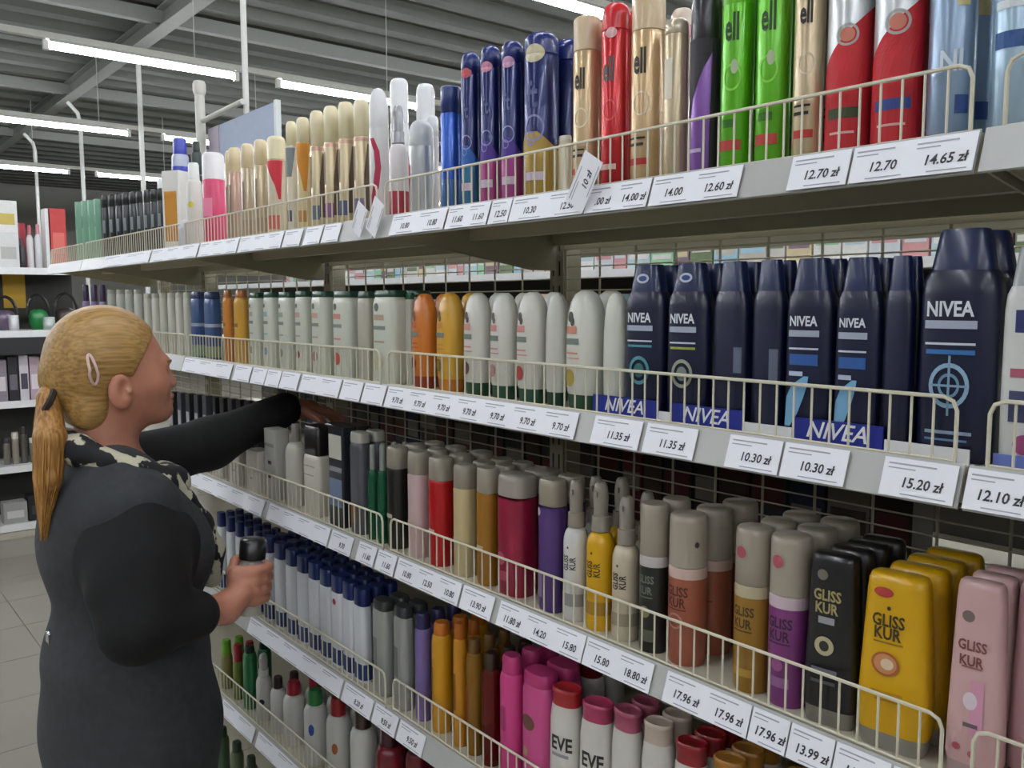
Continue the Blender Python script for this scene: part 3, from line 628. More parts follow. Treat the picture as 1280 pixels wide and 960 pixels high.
def cream(ink, pr): return dict(c=['d3d6c6', '1d4634'], cf=.93, d=[('ell', -.35, .82, .2, .2, '5c6a5a'), ('rect', -.6, .3, .68, .74, pr), ('rect', -.7, .4, .58, .62, '7f8a80'), ('rect', -.6, .3, .44, .46, pr), ('ell', -.2, .22, .4, .36, ink)])
CR = [(470, 509, 363, 'c9c9a0', 'b9a08a'), (419, 450, 364, 'c7603f', 'c98a7a'), (392, 418, 364, 'b08a84', 'c9a096'), (371, 391, 364, '8a4a4c', 'c9a09a'), (350, 371, 365, '9aa48c', '9aac94'), (331, 350, 365, '8aa4b0', '8ab4bc'), (313, 331, 366, 'a8a08a', 'a8a890')]
CRN = ['widest cream shampoo bottle with green cap', 'cream shampoo bottle with orange fruit print and green cap', 'cream shampoo bottle with faded rose print and green cap', 'cream shampoo bottle with dark berry print and green cap', 'cream shampoo bottle with grey green print', 'cream shampoo bottle with pale blue print', 'cream shampoo bottle with beige print and green cap']
for (xl, xr, yt, ink, pr), nm in zip(CR, CRN): P('B', xl, xr, yt, 'flip', nm, cream(ink, pr), 'shampoo', k=.6)
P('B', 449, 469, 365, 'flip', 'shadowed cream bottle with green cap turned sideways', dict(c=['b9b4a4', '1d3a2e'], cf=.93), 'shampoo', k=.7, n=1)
P('B', 508, 518, 366, 'flip', 'sliver of cream bottle beside the orange one', dict(c=['c9c9bc', '1d5a40'], cf=.93), 'shampoo', k=.7, n=1, u=.05)
for xl, xr, c, nm in ((293, 312, 'd6a23c', 'golden yellow shampoo bottle with small cap'), (279, 293, 'c9812f', 'amber orange shampoo bottle with small cap')):
    P('B', xl, xr, 363, 'tall', nm, dict(c=[c, 'a0602a'], cf=.9, cw=.75, d=[('rect', -.7, .5, .5, .55, '8a6a34')]), 'shampoo', n=1, k=.7)
for xl, xr in ((257, 276), (240, 257)):
    P('B', xl, xr, 365, 'flip', 'dusty blue shampoo bottle with pale band', dict(c=['3c5684', '2a3a60'], cf=.9, d=[('wrap', .48, .53, 'a9b4c4'), ('wrap', .03, .2, '7f9a78')]), 'shampoo', n=1, k=.7)
for i in range(6):
    xl = 181+i*9.9
    P('B', xl, xl+9.4, 367-i*.3, 'flip', 'slim ivory bottle in the pale row', dict(c=[['d6d6c6', 'dcd9cc', 'cfcfbf'][i % 3], 'c9c8b8'], cf=.92), 'bottle', n=1, k=.8)
for i in range(4):
    xl = 136+i*11
    P('B', xl, xl+10.4, 362, 'flip', 'tall off-white bottle above the blonde hair', dict(c=[['c6c8be', 'd4d4ca'][i % 2], 'b8b8ac'], cf=.93), 'bottle', n=1, k=.8)
for i in range(3):
    xl = 104+i*10.4
    P('B', xl, xl+10, 356, 'tall', 'lilac bottle with dark purple cap', dict(c=['9a86ac', '4a3a5c'], cf=.72, cw=.8), 'bottle', n=1)

# ---------------- third shelf
def gliss(c, capc, band, ink, extra=(), size=.54): return dict(c=[c, capc, band], d=[('text', 'GLISS', -.15, .50, size, 0, ink), ('text', 'KUR', -.15, .425, size, 0, ink), ('rect', -.75, .4, .375, .383, ink)]+list(extra))
DKR = '6a1c22'
P('C', 1262, 1330, 726, 'wedge', 'dusky pink bottle cut by the frame edge', dict(c=['b88d92', '8f1f2a']), 'conditioner', n=2, k=.5, u=.05)
P('C', 1186, 1258, 724, 'wedge', 'pale pink conditioner bottle with flower print', dict(c=['d3aba9', 'b39c97'], d=[('ell', -.3, .83, .22, .22, '75665f'), ('text', 'GLISS', -.12, .69, .42, 0, '7c4a44'), ('text', 'KUR', -.12, .615, .42, 0, '7c4a44'), ('rect', -.45, .25, .58, .588, '96605a'), ('rect', -.1, .35, .25, .52, 'd99ab4'), ('ell', -.1, .42, .25, .34, 'e6d5dc'), ('rect', -.3, .2, .29, .31, '6a5a60'), ('ell', -.5, .18, .14, .14, 'b0525a'), ('ell', .05, .16, .14, .14, 'b0525a')]), 'conditioner', k=.5, rot=.1, n=3)
P('C', 1076, 1166, 715, 'wedge', 'yellow conditioner bottle with grey cap', dict(c=['d9a80c', '8f8a80'], d=[('ell', -.28, .90, .27, .14, 'b03a34'), ('ell', -.12, .815, .05, .06, '4a3a10'), ('text', 'GLISS', -.12, .745, .37, 0, '3c3214'), ('text', 'KUR', -.12, .672, .37, 0, '3c3214'), ('rect', -.5, .3, .615, .625, '8a6a14'), ('ell', -.15, .50, .34, .30, 'c98a5a'), ('ring', -.15, .50, .38, .34, .18, 'a85a2c'), ('ell', -.1, .50, .18, .16, 'e3c9a8'), ('rect', -.5, .35, .33, .345, 'b5850e'), ('rect', -.4, .3, .29, .30, 'b5850e')]), 'conditioner', k=.5, rot=.12, n=4)
P('C', 1009, 1074, 690, 'wedge', 'black conditioner bottle with gold roundel', dict(c=['17161a', '7d776c'], d=[('ell', -.3, .88, .2, .2, '6f6a60'), ('text', 'GLISS', -.1, .765, .43, 0.0, 'a89a68'), ('text', 'KUR', -.1, .69, .43, 0, 'a89a68'), ('rect', -.4, .2, .60, .64, '9a9aa0'), ('ell', -.15, .47, .36, .36, 'b5ac88'), ('ell', -.15, .47, .18, .2, '2c2a26'), ('rect', -.6, .35, .30, .34, '6f7078'), ('rect', -.6, .3, .25, .27, '55565c')]), 'conditioner', k=.5, rot=.12, n=4)
P('C', 960, 1014, 667, 'capcyl', 'purple leave-in can with taupe cap', gliss('7f3a78', TAUPE, 'c9b4bc', '3d2440', [('ell', -.2, .25, .3, .3, 'a85f96'), ('rect', -.7, .4, .12, .18, '9a6a98'), ('ell', -.3, .86, .3, .32, 'a8505a')]), 'hair spray', rot=.2, n=3)
P('C', 917, 965, 657, 'capcyl', 'golden brown leave-in can with taupe cap', gliss('9a7228', TAUPE, 'b8ad8c', '4a3814', [('rect', -.7, .5, .10, .15, 'b99238'), ('ell', -.3, .86, .3, .32, 'a8505a')]), 'hair spray', rot=.2, n=3)
P('C', 835, 884, 641, 'capcyl', 'rust brown leave-in can with taupe cap', gliss('a05a44', TAUPE, 'd0b4a8', '5a2c22', [('ring', -.2, .30, .45, .42, .25, 'c08a78'), ('ell', .9, .82, .12, .16, '3c3630')]), 'hair spray', rot=.2, n=3)
P('C', 799, 837, 628, 'capcyl', 'black leave-in can with taupe cap', gliss('1f2320', TAUPE, 'c3bcbc', '6f7868', [('ell', -.15, .28, .4, .4, '8f8a5a'), ('rect', -.7, .5, .08, .16, '5a604e')]), 'hair spray', rot=.2, n=2)
def pumpd(c, ink, low): return dict(c=[c, '9a9286'], d=[('ell', -.1, .53, .08, .1, ink), ('text', 'GLISS', -.28, .42, .52, 1.57, ink), ('text', 'KUR', .32, .42, .52, 1.57, ink), ('wrap', .03, .10, c), ('wrap', .11, .20, low)])
P('C', 765, 800, 620, 'pump', 'cream spray bottle with taupe pump', pumpd('cbbda4', '3a3328', 'a5977f'), 'spray bottle', rot=.2)
P('C', 733, 768, 602, 'pump', 'bright yellow spray bottle with taupe pump', pumpd('e0ac14', '4a3a14', 'b0862a'), 'spray bottle', rot=.2)
P('C', 704, 736, 600, 'pump', 'white spray bottle with taupe pump', pumpd('d9d8d4', '4a4a44', '9a9a98'), 'spray bottle', rot=.2)
P('C', 675, 707, 598, 'capcyl', 'purple bottle with taupe collar and violet lid', dict(c=['4f3370', 'a09786', '4a2f70'], cf=.80, band=.0001, e=3, d=[('ell', -.7, .75, .3, .3, 'b8b0bc'), ('rect', -.9, -.2, .1, .3, '8a7a9c')]), 'shampoo', k=.8)
P('C', 625, 669, 592, 'capcyl', 'crimson shampoo bottle with grey collar', dict(c=['8f1838', 'a39a90', '8f1838'], cf=.82, band=.0001, e=3, d=[('ell', -.4, .3, .35, .35, 'b85a70'), ('rect', -.8, .2, .12, .2, 'b04a60')]), 'shampoo', k=.8)
CC = [(597, 624, 584, '9a6a1c', 'amber brown shampoo bottle with taupe cap'), (568, 596, 580, 'cbb98c', 'cream beige shampoo bottle with taupe cap'), (537, 567, 571, 'b5141c', 'bright red shampoo bottle with taupe cap'), (511, 538, 564, 'd0b4b2', 'pale pink shampoo bottle with taupe cap'), (485, 511, 558, '1d1f1a', 'black shampoo bottle with taupe cap')]
for xl, xr, yt, c, nm in CC: P('C', xl, xr, yt, 'capcyl', nm, dict(c=[c, 'a39b8b', c], cf=.79, band=.02, e=2.6, d=[('rect', -.7, .3, .3, .34, 'c9b9a0')]), 'shampoo', k=.85, n=3)
for i, (xl, xr) in enumerate(((472, 486), (460, 473))):
    P('C', xl, xr, 556, 'tall', 'slim green bottle with silver neck', dict(c=['2f7a54', 'a8b0ac'], cf=.74, cw=.55, fin=['clear', 'metal']), 'bottle', n=3)
P('C', 440, 463, 540, 'flip', 'dark grey bottle with pale lid', dict(c=['55565c', 'b9b6ac'], cf=.9, d=[('rect', -.7, .3, .1, .3, '8f6a50')]), 'bottle', n=2)
P('C', 416, 440, 533, 'box', 'black and white dye carton with blue picture', dict(c=['23262c'], d=[('rect', -.85, .85, .68, .92, 'c9c6ba'), ('rect', -.85, .85, .55, .6, '8a8a8c'), ('rect', -.85, .85, .2, .48, '6f7f9a')]), 'carton', n=2, k=.5)
P('C', 384, 414, 532, 'flip', 'white bottle with square black cap', dict(c=['cfcabc', '1d1a1a'], cf=.68, e=6, d=[('rect', -.8, .6, .55, .56, '8f8b80'), ('rect', -.8, .5, .45, .46, '8f8b80')]), 'bottle', n=2)
P('C', 357, 384, 530, 'tall', 'tall white bottle with slim grey neck', dict(c=['d0cdc2', '8d8a84'], cf=.78, cw=.4), 'bottle', n=2)
P('C', 335, 358, 536, 'box', 'light grey carton with dark marks', dict(c=['b9b8b0'], d=[('rect', -.3, .3, .5, .55, '3c3c40'), ('rect', -.3, .3, .3, .34, '3c3c40'), ('rect', -.8, .8, .75, .8, '8f8f88')]), 'carton', n=1, k=.6)
for i, (xl, xr) in enumerate(((312, 335), (290, 312), (268, 290))):
    P('C', xl, xr, 562-i*12, 'box', 'cream white carton under the reaching arm', dict(c=[['cfcabb', 'd3cfc3', 'cac6ba'][i]], d=[('rect', -.5, .2, .3, .34, 'a09c90')]), 'carton', n=1, k=.6)
for i in range(11):
    xl = 214+i*10.5
    P('C', xl, xl+10, 490+i*1.2, 'box', 'dark carton deep on the shelf', dict(c=[['2b2c30', '3c3d44', '222327'][i % 3]], d=[('rect', -.7, .7, .5, .75, 'a9a8ac')]), 'carton', n=1, k=.6, u=.03 if i < 5 else .13)
# ---------------- fourth shelf
def els(cap, word=True): return dict(c=['d8d4cc', cap], d=([('text', 'EVE', .05, .58, .85, 0, '33302f'), ('rect', -.6, .5, .475, .50, '9a8f9a'), ('rect', -.1, 0, .3, .38, '6f6a70')] if word else []))
P('D', 690, 728, 858, 'elseve', 'white shampoo bottle with red lid', els('a82028'), 'shampoo', k=.7, rot=.25, n=1)
P('D', 727, 768, 876, 'elseve', 'white shampoo bottle with raspberry pink lid', els('b03a62'), 'shampoo', k=.7, rot=.25, n=1)
P('D', 716, 755, None, 'elseve', 'white shampoo bottle with deep red lid', els('7c1c24', False), 'shampoo', k=.7, n=2, u=.135, h=.185)
P('D', 803, 842, 900, 'elseve', 'white shampoo bottle with ivory lid', els('c9b8a8'), 'shampoo', k=.7, rot=.25, n=2)
P('D', 842, 884, 925, 'elseve', 'white shampoo bottle with dark red lid', els('8f1a24'), 'shampoo', k=.7, rot=.25, n=3)
P('D', 888, 932, 945, 'elseve', 'white shampoo bottle with golden lid', els('a8742c'), 'shampoo', k=.7, rot=.25, n=3)
P('D', 765, 803, 885, 'elseve', 'white shampoo bottle with rose lid', els('a8506a', False), 'shampoo', k=.7, n=2)
P('D', 655, 697, 838, 'flip', 'wide magenta shampoo bottle with oval badge', dict(c=['d0508e', 'c23a78'], cf=.9, e=2.6, d=[('ell', -.2, .6, .5, .4, '6f4a3c'), ('ell', -.4, .35, .25, .25, 'b08a6a')]), 'shampoo', k=.7, n=2)
P('D', 625, 656, 818, 'tall', 'slim magenta pink bottle', dict(c=['d6448a', 'c03a78'], cf=.86, cw=.8, d=[('rect', -.3, .2, .4, .6, 'a83a6a')]), 'shampoo', k=.8, n=3)
P('D', 602, 627, 815, 'tall', 'dark red slim bottle', dict(c=['7c1a14', '2a1a12'], cf=.86, cw=.7, fin=['clear', 'plastic']), 'shampoo', n=3)
P('D', 583, 604, 798, 'tall', 'amber slim bottle with brown cap', dict(c=['c08a34', '6a4a24'], cf=.88, cw=.7, fin=['clear', 'plastic'], d=[('rect', -.6, .0, .3, .6, '8a3a1c')]), 'shampoo', n=3)
P('D', 567, 585, 779, 'tall', 'orange gold slim bottle', dict(c=['cc8a20', 'b06018'], cf=.88, cw=.8, d=[('rect', -.4, .2, .3, .6, '8a5a14')]), 'shampoo', n=2)
P('D', 540, 566, 777, 'tall', 'bright golden bottle with orange cap', dict(c=['d69a1c', 'c4711c'], cf=.89, cw=.78, d=[('rect', -.5, -.1, .35, .6, '8a6414')]), 'shampoo', n=3)
P('D', 519, 540, 766, 'tall', 'violet bottle with navy cap', dict(c=['7c6aa4', '2c2a58'], cf=.86, cw=.85), 'shampoo', n=3)
for xl, xr, yt in ((494, 517, 757), (468, 493, 749)):
    P('D', xl, xr, yt, 'flip', 'grey silver bottle with dark lid', dict(c=['a3a49e', '3a3c3e'], cf=.9, e=3, d=[('rect', -.6, .0, .3, .6, '7c7e7a')]), 'shampoo', n=2)
for i in range(14):
    xl = 444-i*14.2 if i < 9 else 330.4-(i-8)*11.5
    P('D', xl, xl+(20-i*.4 if i < 9 else 11.2), 735-(i*8.0 if i < 9 else 64+(i-8)*6), 'flip', 'white shampoo bottle with navy lid', dict(c=['dcdfe2', '14265c'], cf=.82, e=3, d=[('wrap', .03, .2, '2c3f70')]+([('ell', .1, .72, .3, .3, 'b03048')] if i == 2 else [])), 'shampoo', n=3)
# ---------------- fifth shelf
for i, (xl, xr, yt, c, cap, nm) in enumerate(((572, 604, 948, '7c1f28', '5c141c', 'dark red bottle low on shelf'), (538, 572, 930, '8a242c', '4a1216', 'burgundy bottle low on shelf'), (470, 508, 905, '701c26', '3c1014', 'maroon bottle with black cap'),
        (438, 472, 885, 'd0cfc8', '3a2a22', 'white bottle with brown cap'), (408, 440, 872, 'd4d3cc', '9a1c22', 'white bottle with red cap and orange print'), (380, 410, 862, 'd6d5cf', '2f7a40', 'white bottle with green cap and blue drop'),
        (354, 382, 852, 'd4d2cc', 'a01c34', 'white bottle with crimson cap'), (338, 358, 846, 'd8d7d2', '33201f', 'white bottle with black cap'))):
    dd = []
    if 'orange' in nm: dd = [('ell', .3, .45, .25, .45, 'b0603a')]
    if 'blue drop' in nm: dd = [('ell', .3, .5, .25, .5, '2f4fa0')]
    P('E', xl, xr, yt, 'tall', nm, dict(c=[c, cap], cf=.80, cw=.6, d=dd), 'bottle', n=2, rot=.4)
P('E', 508, 538, 915, 'tall', 'wine red bottle between darker ones', dict(c=['6a1a22', '2a1012'], cf=.84, cw=.7), 'bottle', n=2)
P('E', 320, 340, 818, 'pump', 'small white pump bottle with black dot', dict(c=['d6d5d0', 'dcdcd8'], d=[('ell', .3, .3, .35, .4, '2c2c30')]), 'pump bottle', n=1, rot=.5)
P('E', 304, 322, 808, 'tall', 'tall green bottle with black cap', dict(c=['2a7a4a', '1c2a22'], cf=.9, cw=.7), 'bottle', n=2)
P('E', 291, 305, 806, 'tall', 'olive bottle with red cap', dict(c=['7a8a3a', 'a82c34'], cf=.7, cw=.8), 'bottle', n=2)
P('E', 276, 291, 800, 'tall', 'olive bottle with lime green cap', dict(c=['8a8450', '6aa82c'], cf=.7, cw=.8), 'bottle', n=2)
# bottom shelf
for i in range(5):
    P('F', 270+i*18, 270+i*18+17, None, 'tall', 'squat green bottle on lowest shelf', dict(c=[['3a5a3c', '5a6a4a'][i % 2], '2a3a2c'], cf=.8, cw=.7), 'bottle', n=1, h=.13)

# labels from the register
from collections import defaultdict
grp = defaultdict(list)
for q in REG: grp[(q[1], q[2])].append(q)
ROWW = ['front row', 'second row', 'third row', 'fourth row', 'fifth row']
for (desc, lv), lst in grp.items():
    files = sorted({round(q[4], 3) for q in lst}); multi = len({q[3] for q in lst}) > 1
    for e, d, _, r, x, cat in lst:
        lab = d
        if len(files) > 1:
            lab += ', %s from left' % ORD[files.index(round(x, 3))]
        if multi: lab += ', '+ROWW[r]
        lab += ', '+LNAME[lv] if len(lab.split()) <= 14 else ''
        tag(e, lab, cat, 'products on the %s' % LNAME[lv])

# goods that carry on past the frame
def fill(lv, x0, x1, step, kind, a, b, h, o, label, cat, name='shampoo_bottle', n=2):
    sh = build_shape(kind, a, b, h, o); x = x0; i = 0
    while x < x1:
        for r in range(n):
            e = place(name, sh, (x, D+.016+b+r*(2*b+.004), base_z(lv)), random.uniform(-.05, .05), plain=r > 0)
            tag(e, label+', %s from left, %s' % (ORD[i], ROWW[r]), cat, 'goods beyond the frame, '+LNAME[lv])
        x += step; i += 1
fill('A', -.19, .6, .075, 'can', .026, .026, .23, wella('cdb894'), 'beige hairspray can past the right frame edge', 'hairspray', 'hairspray_can')
fill('B', -.16, .6, .088, 'nivea', .036, .021, .19, dict(c=['d9dad6', 'a9adb0'], d=[('rect', -.5, .3, .62, .72, '2b2f66')]), 'white shampoo bottle past the right frame edge', 'shampoo')
fill('C', -.20, .6, .082, 'wedge', .035, .018, .2, dict(c=['b88d92', '8f1f2a']), 'dusky pink bottle past the right frame edge', 'conditioner')
fill('D', -.53, .6, .076, 'elseve', .03, .021, .19, els('a8742c'), 'white bottle with golden lid below the frame', 'shampoo')
fill('E', -.96, .6, .08, 'tall', .03, .03, .2, dict(c=['7c1f28', '5c141c'], cf=.8, cw=.6), 'dark red bottle below the frame', 'bottle', n=1)

# blue display strips with lettering lying behind the guard of the second shelf
def strip(xl, xr, word, c, label):
    z = base_z('B'); Y = D+0.0165-0.004
    def col(px):
        y = 540.
        for _ in range(5):
            p = on_y(px, y, Y); d = np.array([p[0], Y, z+.012])-EYE; y = 480-F_PX*(d@_up)/(d@_fw)
        return p[0]
    a, b = col(xl), col(xr); W = b-a
    e = empty('shelf_strip', ((a+b)/2, Y, z)); tag(e, label, 'display strip', 'strips behind the guard')
    MB().box(-W/2, W/2, -0.0012, 0.0012, 0, 0.026 if word else 0.014).build('board', mat(c, 0.4), e)
    if word:
        v, f = text2d(word, 0.3); wid = max(p[0] for p in v)-min(p[0] for p in v); s = min(0.024, W*.72/wid)
        MB().add([(x*s, -0.0016, 0.0155+y*s) for x, y in v], f).build('lettering', mat('f2f3f6', 0.5), e)
strip(742, 822, 'NIVEA', '1c2c8c', 'royal blue strip lettered NIVEA under the teal ring bottle')
strip(824, 839, '', 'f0f0f0', 'short white strip between the two left blue strips')
strip(841, 928, 'NIVEA', '1c2c8c', 'royal blue strip lettered NIVEA in the middle of the guard')
strip(930, 990, '', 'f0f0f0', 'white strip left of the rightmost lettered blue strip')
strip(992, 1104, 'NIVEA', '1c2c8c', 'royal blue strip lettered NIVEA below the feather bottles')
strip(1106, 1212, '', 'f0f0f0', 'long white strip below the large navy bottle')
strip(1242, 1300, '', '6f7fc8', 'lilac blue strip at the right frame edge')
# ------------------------------------------------------------ the other side of the gondola
BK0 = PY+0.06
BACKL = {'A': 'top', 'B': 'second', 'C': 'third', 'D': 'fourth', 'E': 'fifth'}
for lv in 'ABCDE':
    tag(MB().box(-3.85, 0.671, BK0, BK0+0.38, LV[lv]-0.03, LV[lv]-0.004).build('rear_shelf_board', IVORY), 'ivory rear shelf board behind the mesh, %s level' % BACKL[lv], 'shelf', 'rear side shelf boards')
CN = {'2c2a2a': 'black', '5c2024': 'dark red', '3a3c40': 'charcoal', '26304a': 'navy', '8a8478': 'taupe', '302c24': 'dark brown', '6a2a2a': 'maroon', '44382c': 'brown', '22282c': 'blue-black', 'e4e2da': 'cream', '9fd0a8': 'mint', 'd8d4cc': 'light grey', 'd9a0a0': 'rose', 'a8cfe0': 'pale blue', 'efeee9': 'white', '8a6f80': 'mauve', 'd9c9a0': 'beige', 'c0d8dc': 'ice blue', 'c9c4b8': 'stone', 'dadfe2': 'silver', '6f7f5a': 'olive'}
rc = ['2c2a2a', '5c2024', '3a3c40', '26304a', '8a8478', '302c24', '6a2a2a', '44382c', '22282c']
def carton(name, x, y, z, w_, d_, h_, c, label, cat, group, stripe=None, rz=0.0):
    e = empty(name, (x, y, z), rz)
    MB().box(-w_/2, w_/2, -d_/2, d_/2, 0, h_).build('carton', mat(c, 0.5), e)
    if stripe: MB().box(-w_*.42, w_*.42, -d_/2-.001, -d_/2, h_*.45, h_*.72).build('print_panel', mat(stripe, 0.5), e)
    tag(e, label, cat, group); return e
k = 0
for lv in 'CDE':
    x = -2.9; i = 0
    while x < 0.5:
        w_ = random.uniform(.05, .085); h_ = random.uniform(.13, .2)
        if not (lv == 'C' and -0.62 < x < -0.45):
            c = rc[k % len(rc)]; k += 1; i += 1
            carton('product_carton', x+w_/2, BK0+0.07, LV[lv]-0.004, w_-.006, .07, h_, c, '%s carton behind the wire mesh, %s from left, %s' % (CN[c], ORD[i-1], LNAME[lv]), 'carton', 'cartons on the rear side, %s' % LNAME[lv], rc[(k*3+1) % len(rc)])
        x += w_
# ------------------------------------------------------------ neighbouring gondola across the next aisle
NY = 3.25
for i, z in enumerate((1.78, 1.40, 1.02, 0.64, 0.26)):
    e = empty('shelf_board', (-3.0, NY, z)); tag(e, 'ivory shelf of the next aisle behind the mesh, %s level' % list(BACKL.values())[i], 'shelf', 'neighbouring gondola shelves')
    MB().box(-5.5, 5, 0, 0.42, -0.03, 0).build('deck', IVORY, e); MB().box(-5.5, 5, -0.006, 0, -0.04, 0.0).build('price_rail', mat('e4e4e2', 0.5), e)
tag(MB().box(-8.5, 2, NY+0.43, NY+0.46, 0, 1.9).build('gondola_back', mat('4c4a42', 0.7)), 'dark back panel of the neighbouring gondola', 'panel')
cc = ['e4e2da', '9fd0a8', 'd8d4cc', 'd9a0a0', 'a8cfe0', 'efeee9', '8a6f80', 'd9c9a0', 'c0d8dc', 'c9c4b8', 'dadfe2', '6f7f5a']
for z, hm in ((1.78, .14), (1.40, .26)):
    x = -7.0; i = 0
    while x < -1.2:
        w_ = random.uniform(.07, .16); h_ = random.uniform(.6, 1)*hm; i += 1
        carton('product_carton', x+w_/2, NY+0.09, z, w_-.01, .14, h_, cc[(i*5+int(z*100)) % len(cc)], '%s carton, %s from left on the %s shelf of the next aisle' % (CN[cc[(i*5+int(z*100)) % len(cc)]], ORD[i-1], 'upper' if z > 1.5 else 'lower'), 'carton', 'cartons in the next aisle', cc[(i*7+3) % len(cc)])
        x += w_
# ------------------------------------------------------------ cross gondola at the aisle end
GX = -6.7
def gx(px, py): p = on_x(px, py, GX); return p
lvls = [335, 413, 500, 580, 652]; GZ = [float(gx(45, y)[2]) for y in lvls]
Y0g, Y1g = -0.9, float(gx(97, 335)[1])+0.05
WHITE = mat('dededb', 0.45)
for i, z in enumerate(GZ):
    e = empty('shelf_board', (GX-0.2, (Y0g+Y1g)/2, z)); tag(e, 'white shelf of the aisle end unit, %s from top' % ORD[i], 'shelf', 'aisle end unit shelves')
    hh = (Y1g-Y0g)/2
    MB().box(-0.2, 0.2, -hh, hh, -0.03, 0).build('deck', WHITE, e); MB().box(0.2, 0.206, -hh, hh, -0.045, 0.002).build('price_rail', mat('f0f0ee', 0.45), e)
tag(MB().box(GX-0.44, GX-0.41, Y0g, Y1g, 0.0, GZ[0]+.02).build('unit_back_panel', mat('34332f', 0.7)), 'dark back panel of the aisle end shelf unit', 'panel')
tag(MB().box(GX-0.4, GX+0.02, Y0g, Y1g, 0, GZ[4]-0.05).build('unit_plinth', mat('b9b3a2', 0.6)), 'beige plinth of the aisle end shelf unit', 'plinth')
def G(lv, xl, xr, yt, label, cat, kind='box', c='ffffff', c2=None, name='product_carton', dz=0.0, depth=.12, dx=0.0):
    z = GZ[lv]+dz; a = on_x((xl+xr)/2, 480, GX-.1-dx); ya, yb = on_x(xl, 400, GX-.1-dx)[1], on_x(xr, 400, GX-.1-dx)[1]
    h = on_x((xl+xr)/2, yt, GX-.1-dx)[2]-z; w_ = yb-ya; yc = (ya+yb)/2; x = GX-.1-dx
    e = empty(name, (x, yc, z)); tag(e, label, cat, 'goods on the aisle end unit')
    if kind == 'box':
        MB().box(-depth/2, depth/2, -w_/2+.002, w_/2-.002, 0, h).build('carton', mat(c, .5), e)
        if c2: MB().box(depth/2, depth/2+.001, -w_*.35, w_*.35, h*.25, h*.6).build('print_panel', mat(c2, .5), e)
    elif kind == 'bottle':
        r = w_/2*.96
        me_obj('body', loft_mesh('body', [(0, .9*r, .9*r, 2), (.01, r, r, 2), (h*.68, r, r, 2), (h*.78, .5*r, .5*r, 2)], pm(c), 16), e); me_obj('cap', loft_mesh('cap', [(h*.78, .5*r, .5*r, 2), (h*.98, .48*r, .48*r, 2), (h, .4*r, .4*r, 2)], pm(c2 or c), 16), e)
    elif kind == 'jar':
        r = w_/2*.96
        me_obj('body', loft_mesh('body', [(0, .92*r, .92*r, 2), (.01, r, r, 2), (h*.75, r, r, 2), (h*.8, .9*r, .9*r, 2)], pm(c, 'metal'), 16), e); me_obj('lid', loft_mesh('lid', [(h*.8, .95*r, .95*r, 2), (h*.97, .95*r, .95*r, 2), (h, .85*r, .85*r, 2)], pm(c2 or c), 16), e)
    elif kind == 'hoop':      # round tub with a carrying hoop
        r = w_/2*.9
        me_obj('tub', loft_mesh('tub', [(0, .7*r, .7*r, 2), (h*.2, .95*r, .95*r, 2), (h*.4, r, r, 2), (h*.52, .8*r, .8*r, 2), (h*.58, .4*r, .4*r, 2)], pm(c), 18), e)
        MB().tube([(0, r*1.05*math.cos(t), h*.5+h*.48*math.sin(t)) for t in np.linspace(-.2, math.pi+.2, 16)], .012, 6).build('hoop', pm(c2), e, True)
    return e
G(0, 0, 27, 292, 'white carton with grey lower print, left end of unit top', 'carton', c='dcdcd8', c2='b9bab4')
G(0, 0, 27, 252, 'white carton with yellow picture stacked on the top', 'carton', c='e6e4e0', c2='c9b45a', dz=float(on_x(13, 292, GX-.1)[2]-GZ[0])+.001)
G(0, 27, 37, 298, 'short black bottle on the unit top', 'bottle', 'bottle', '2c2a2c', '3a2c30', 'bottle')
G(0, 38, 47, 282, 'white bottle with pink cap on the unit top', 'bottle', 'bottle', 'd9d2d2', 'c9586a', 'bottle')
G(0, 48, 58, 281, 'pale bottle with rose cap on the unit top', 'bottle', 'bottle', 'd4d4d6', 'd88a98', 'bottle')
G(0, 60, 65, 262, 'narrow white carton beside the red one', 'carton', c='e6e4e2')
G(0, 66, 86, 262, 'tall red carton on the unit top', 'carton', c='c23a3a', c2='d86a62')
G(0, 28, 36, 280, 'crimson box behind the black bottle', 'carton', c='a82c3c', dx=.15)
G(1, -10, 22, 370, 'black hoop tub at the left frame edge', 'tub', 'hoop', '6a5a70', '1d1b1d', 'hoop_tub', dx=.1)
G(1, 34, 62, 368, 'green round tub with black hoop', 'tub', 'hoop', '1f7a3c', '1d1b1d', 'hoop_tub', dx=.1)
G(1, 68, 98, 366, 'dark round tub with black hoop', 'tub', 'hoop', '3c302c', '1d1b1d', 'hoop_tub', dx=.1)
G(1, 10, 24, 394, 'small white jar between the tubs', 'jar', 'jar', 'd0cfd2', 'e4e4e6', 'jar', dx=-.06); G(1, 53, 69, 396, 'small pale jar beside the green tub', 'jar', 'jar', 'b9c2bc', 'd4d8d4', 'jar', dx=-.06)
tag(MB().box(GX-.41, GX-.40, float(on_x(3, 350, GX-.4)[1]), float(on_x(31, 350, GX-.4)[1]), float(on_x(15, 385, GX-.4)[2]), float(on_x(15, 341, GX-.4)[2])).build('yellow_poster', mat('c9a02c', .6)), 'yellow poster on the dark unit back panel', 'poster')
tag(MB().box(GX+.12-.1, GX+.022+.01, Y0g, Y1g, GZ[1]-.16, GZ[1]-.05).build('dark_fascia', mat('1f1f20', .5)), 'black fascia strip under the second unit shelf', 'panel')
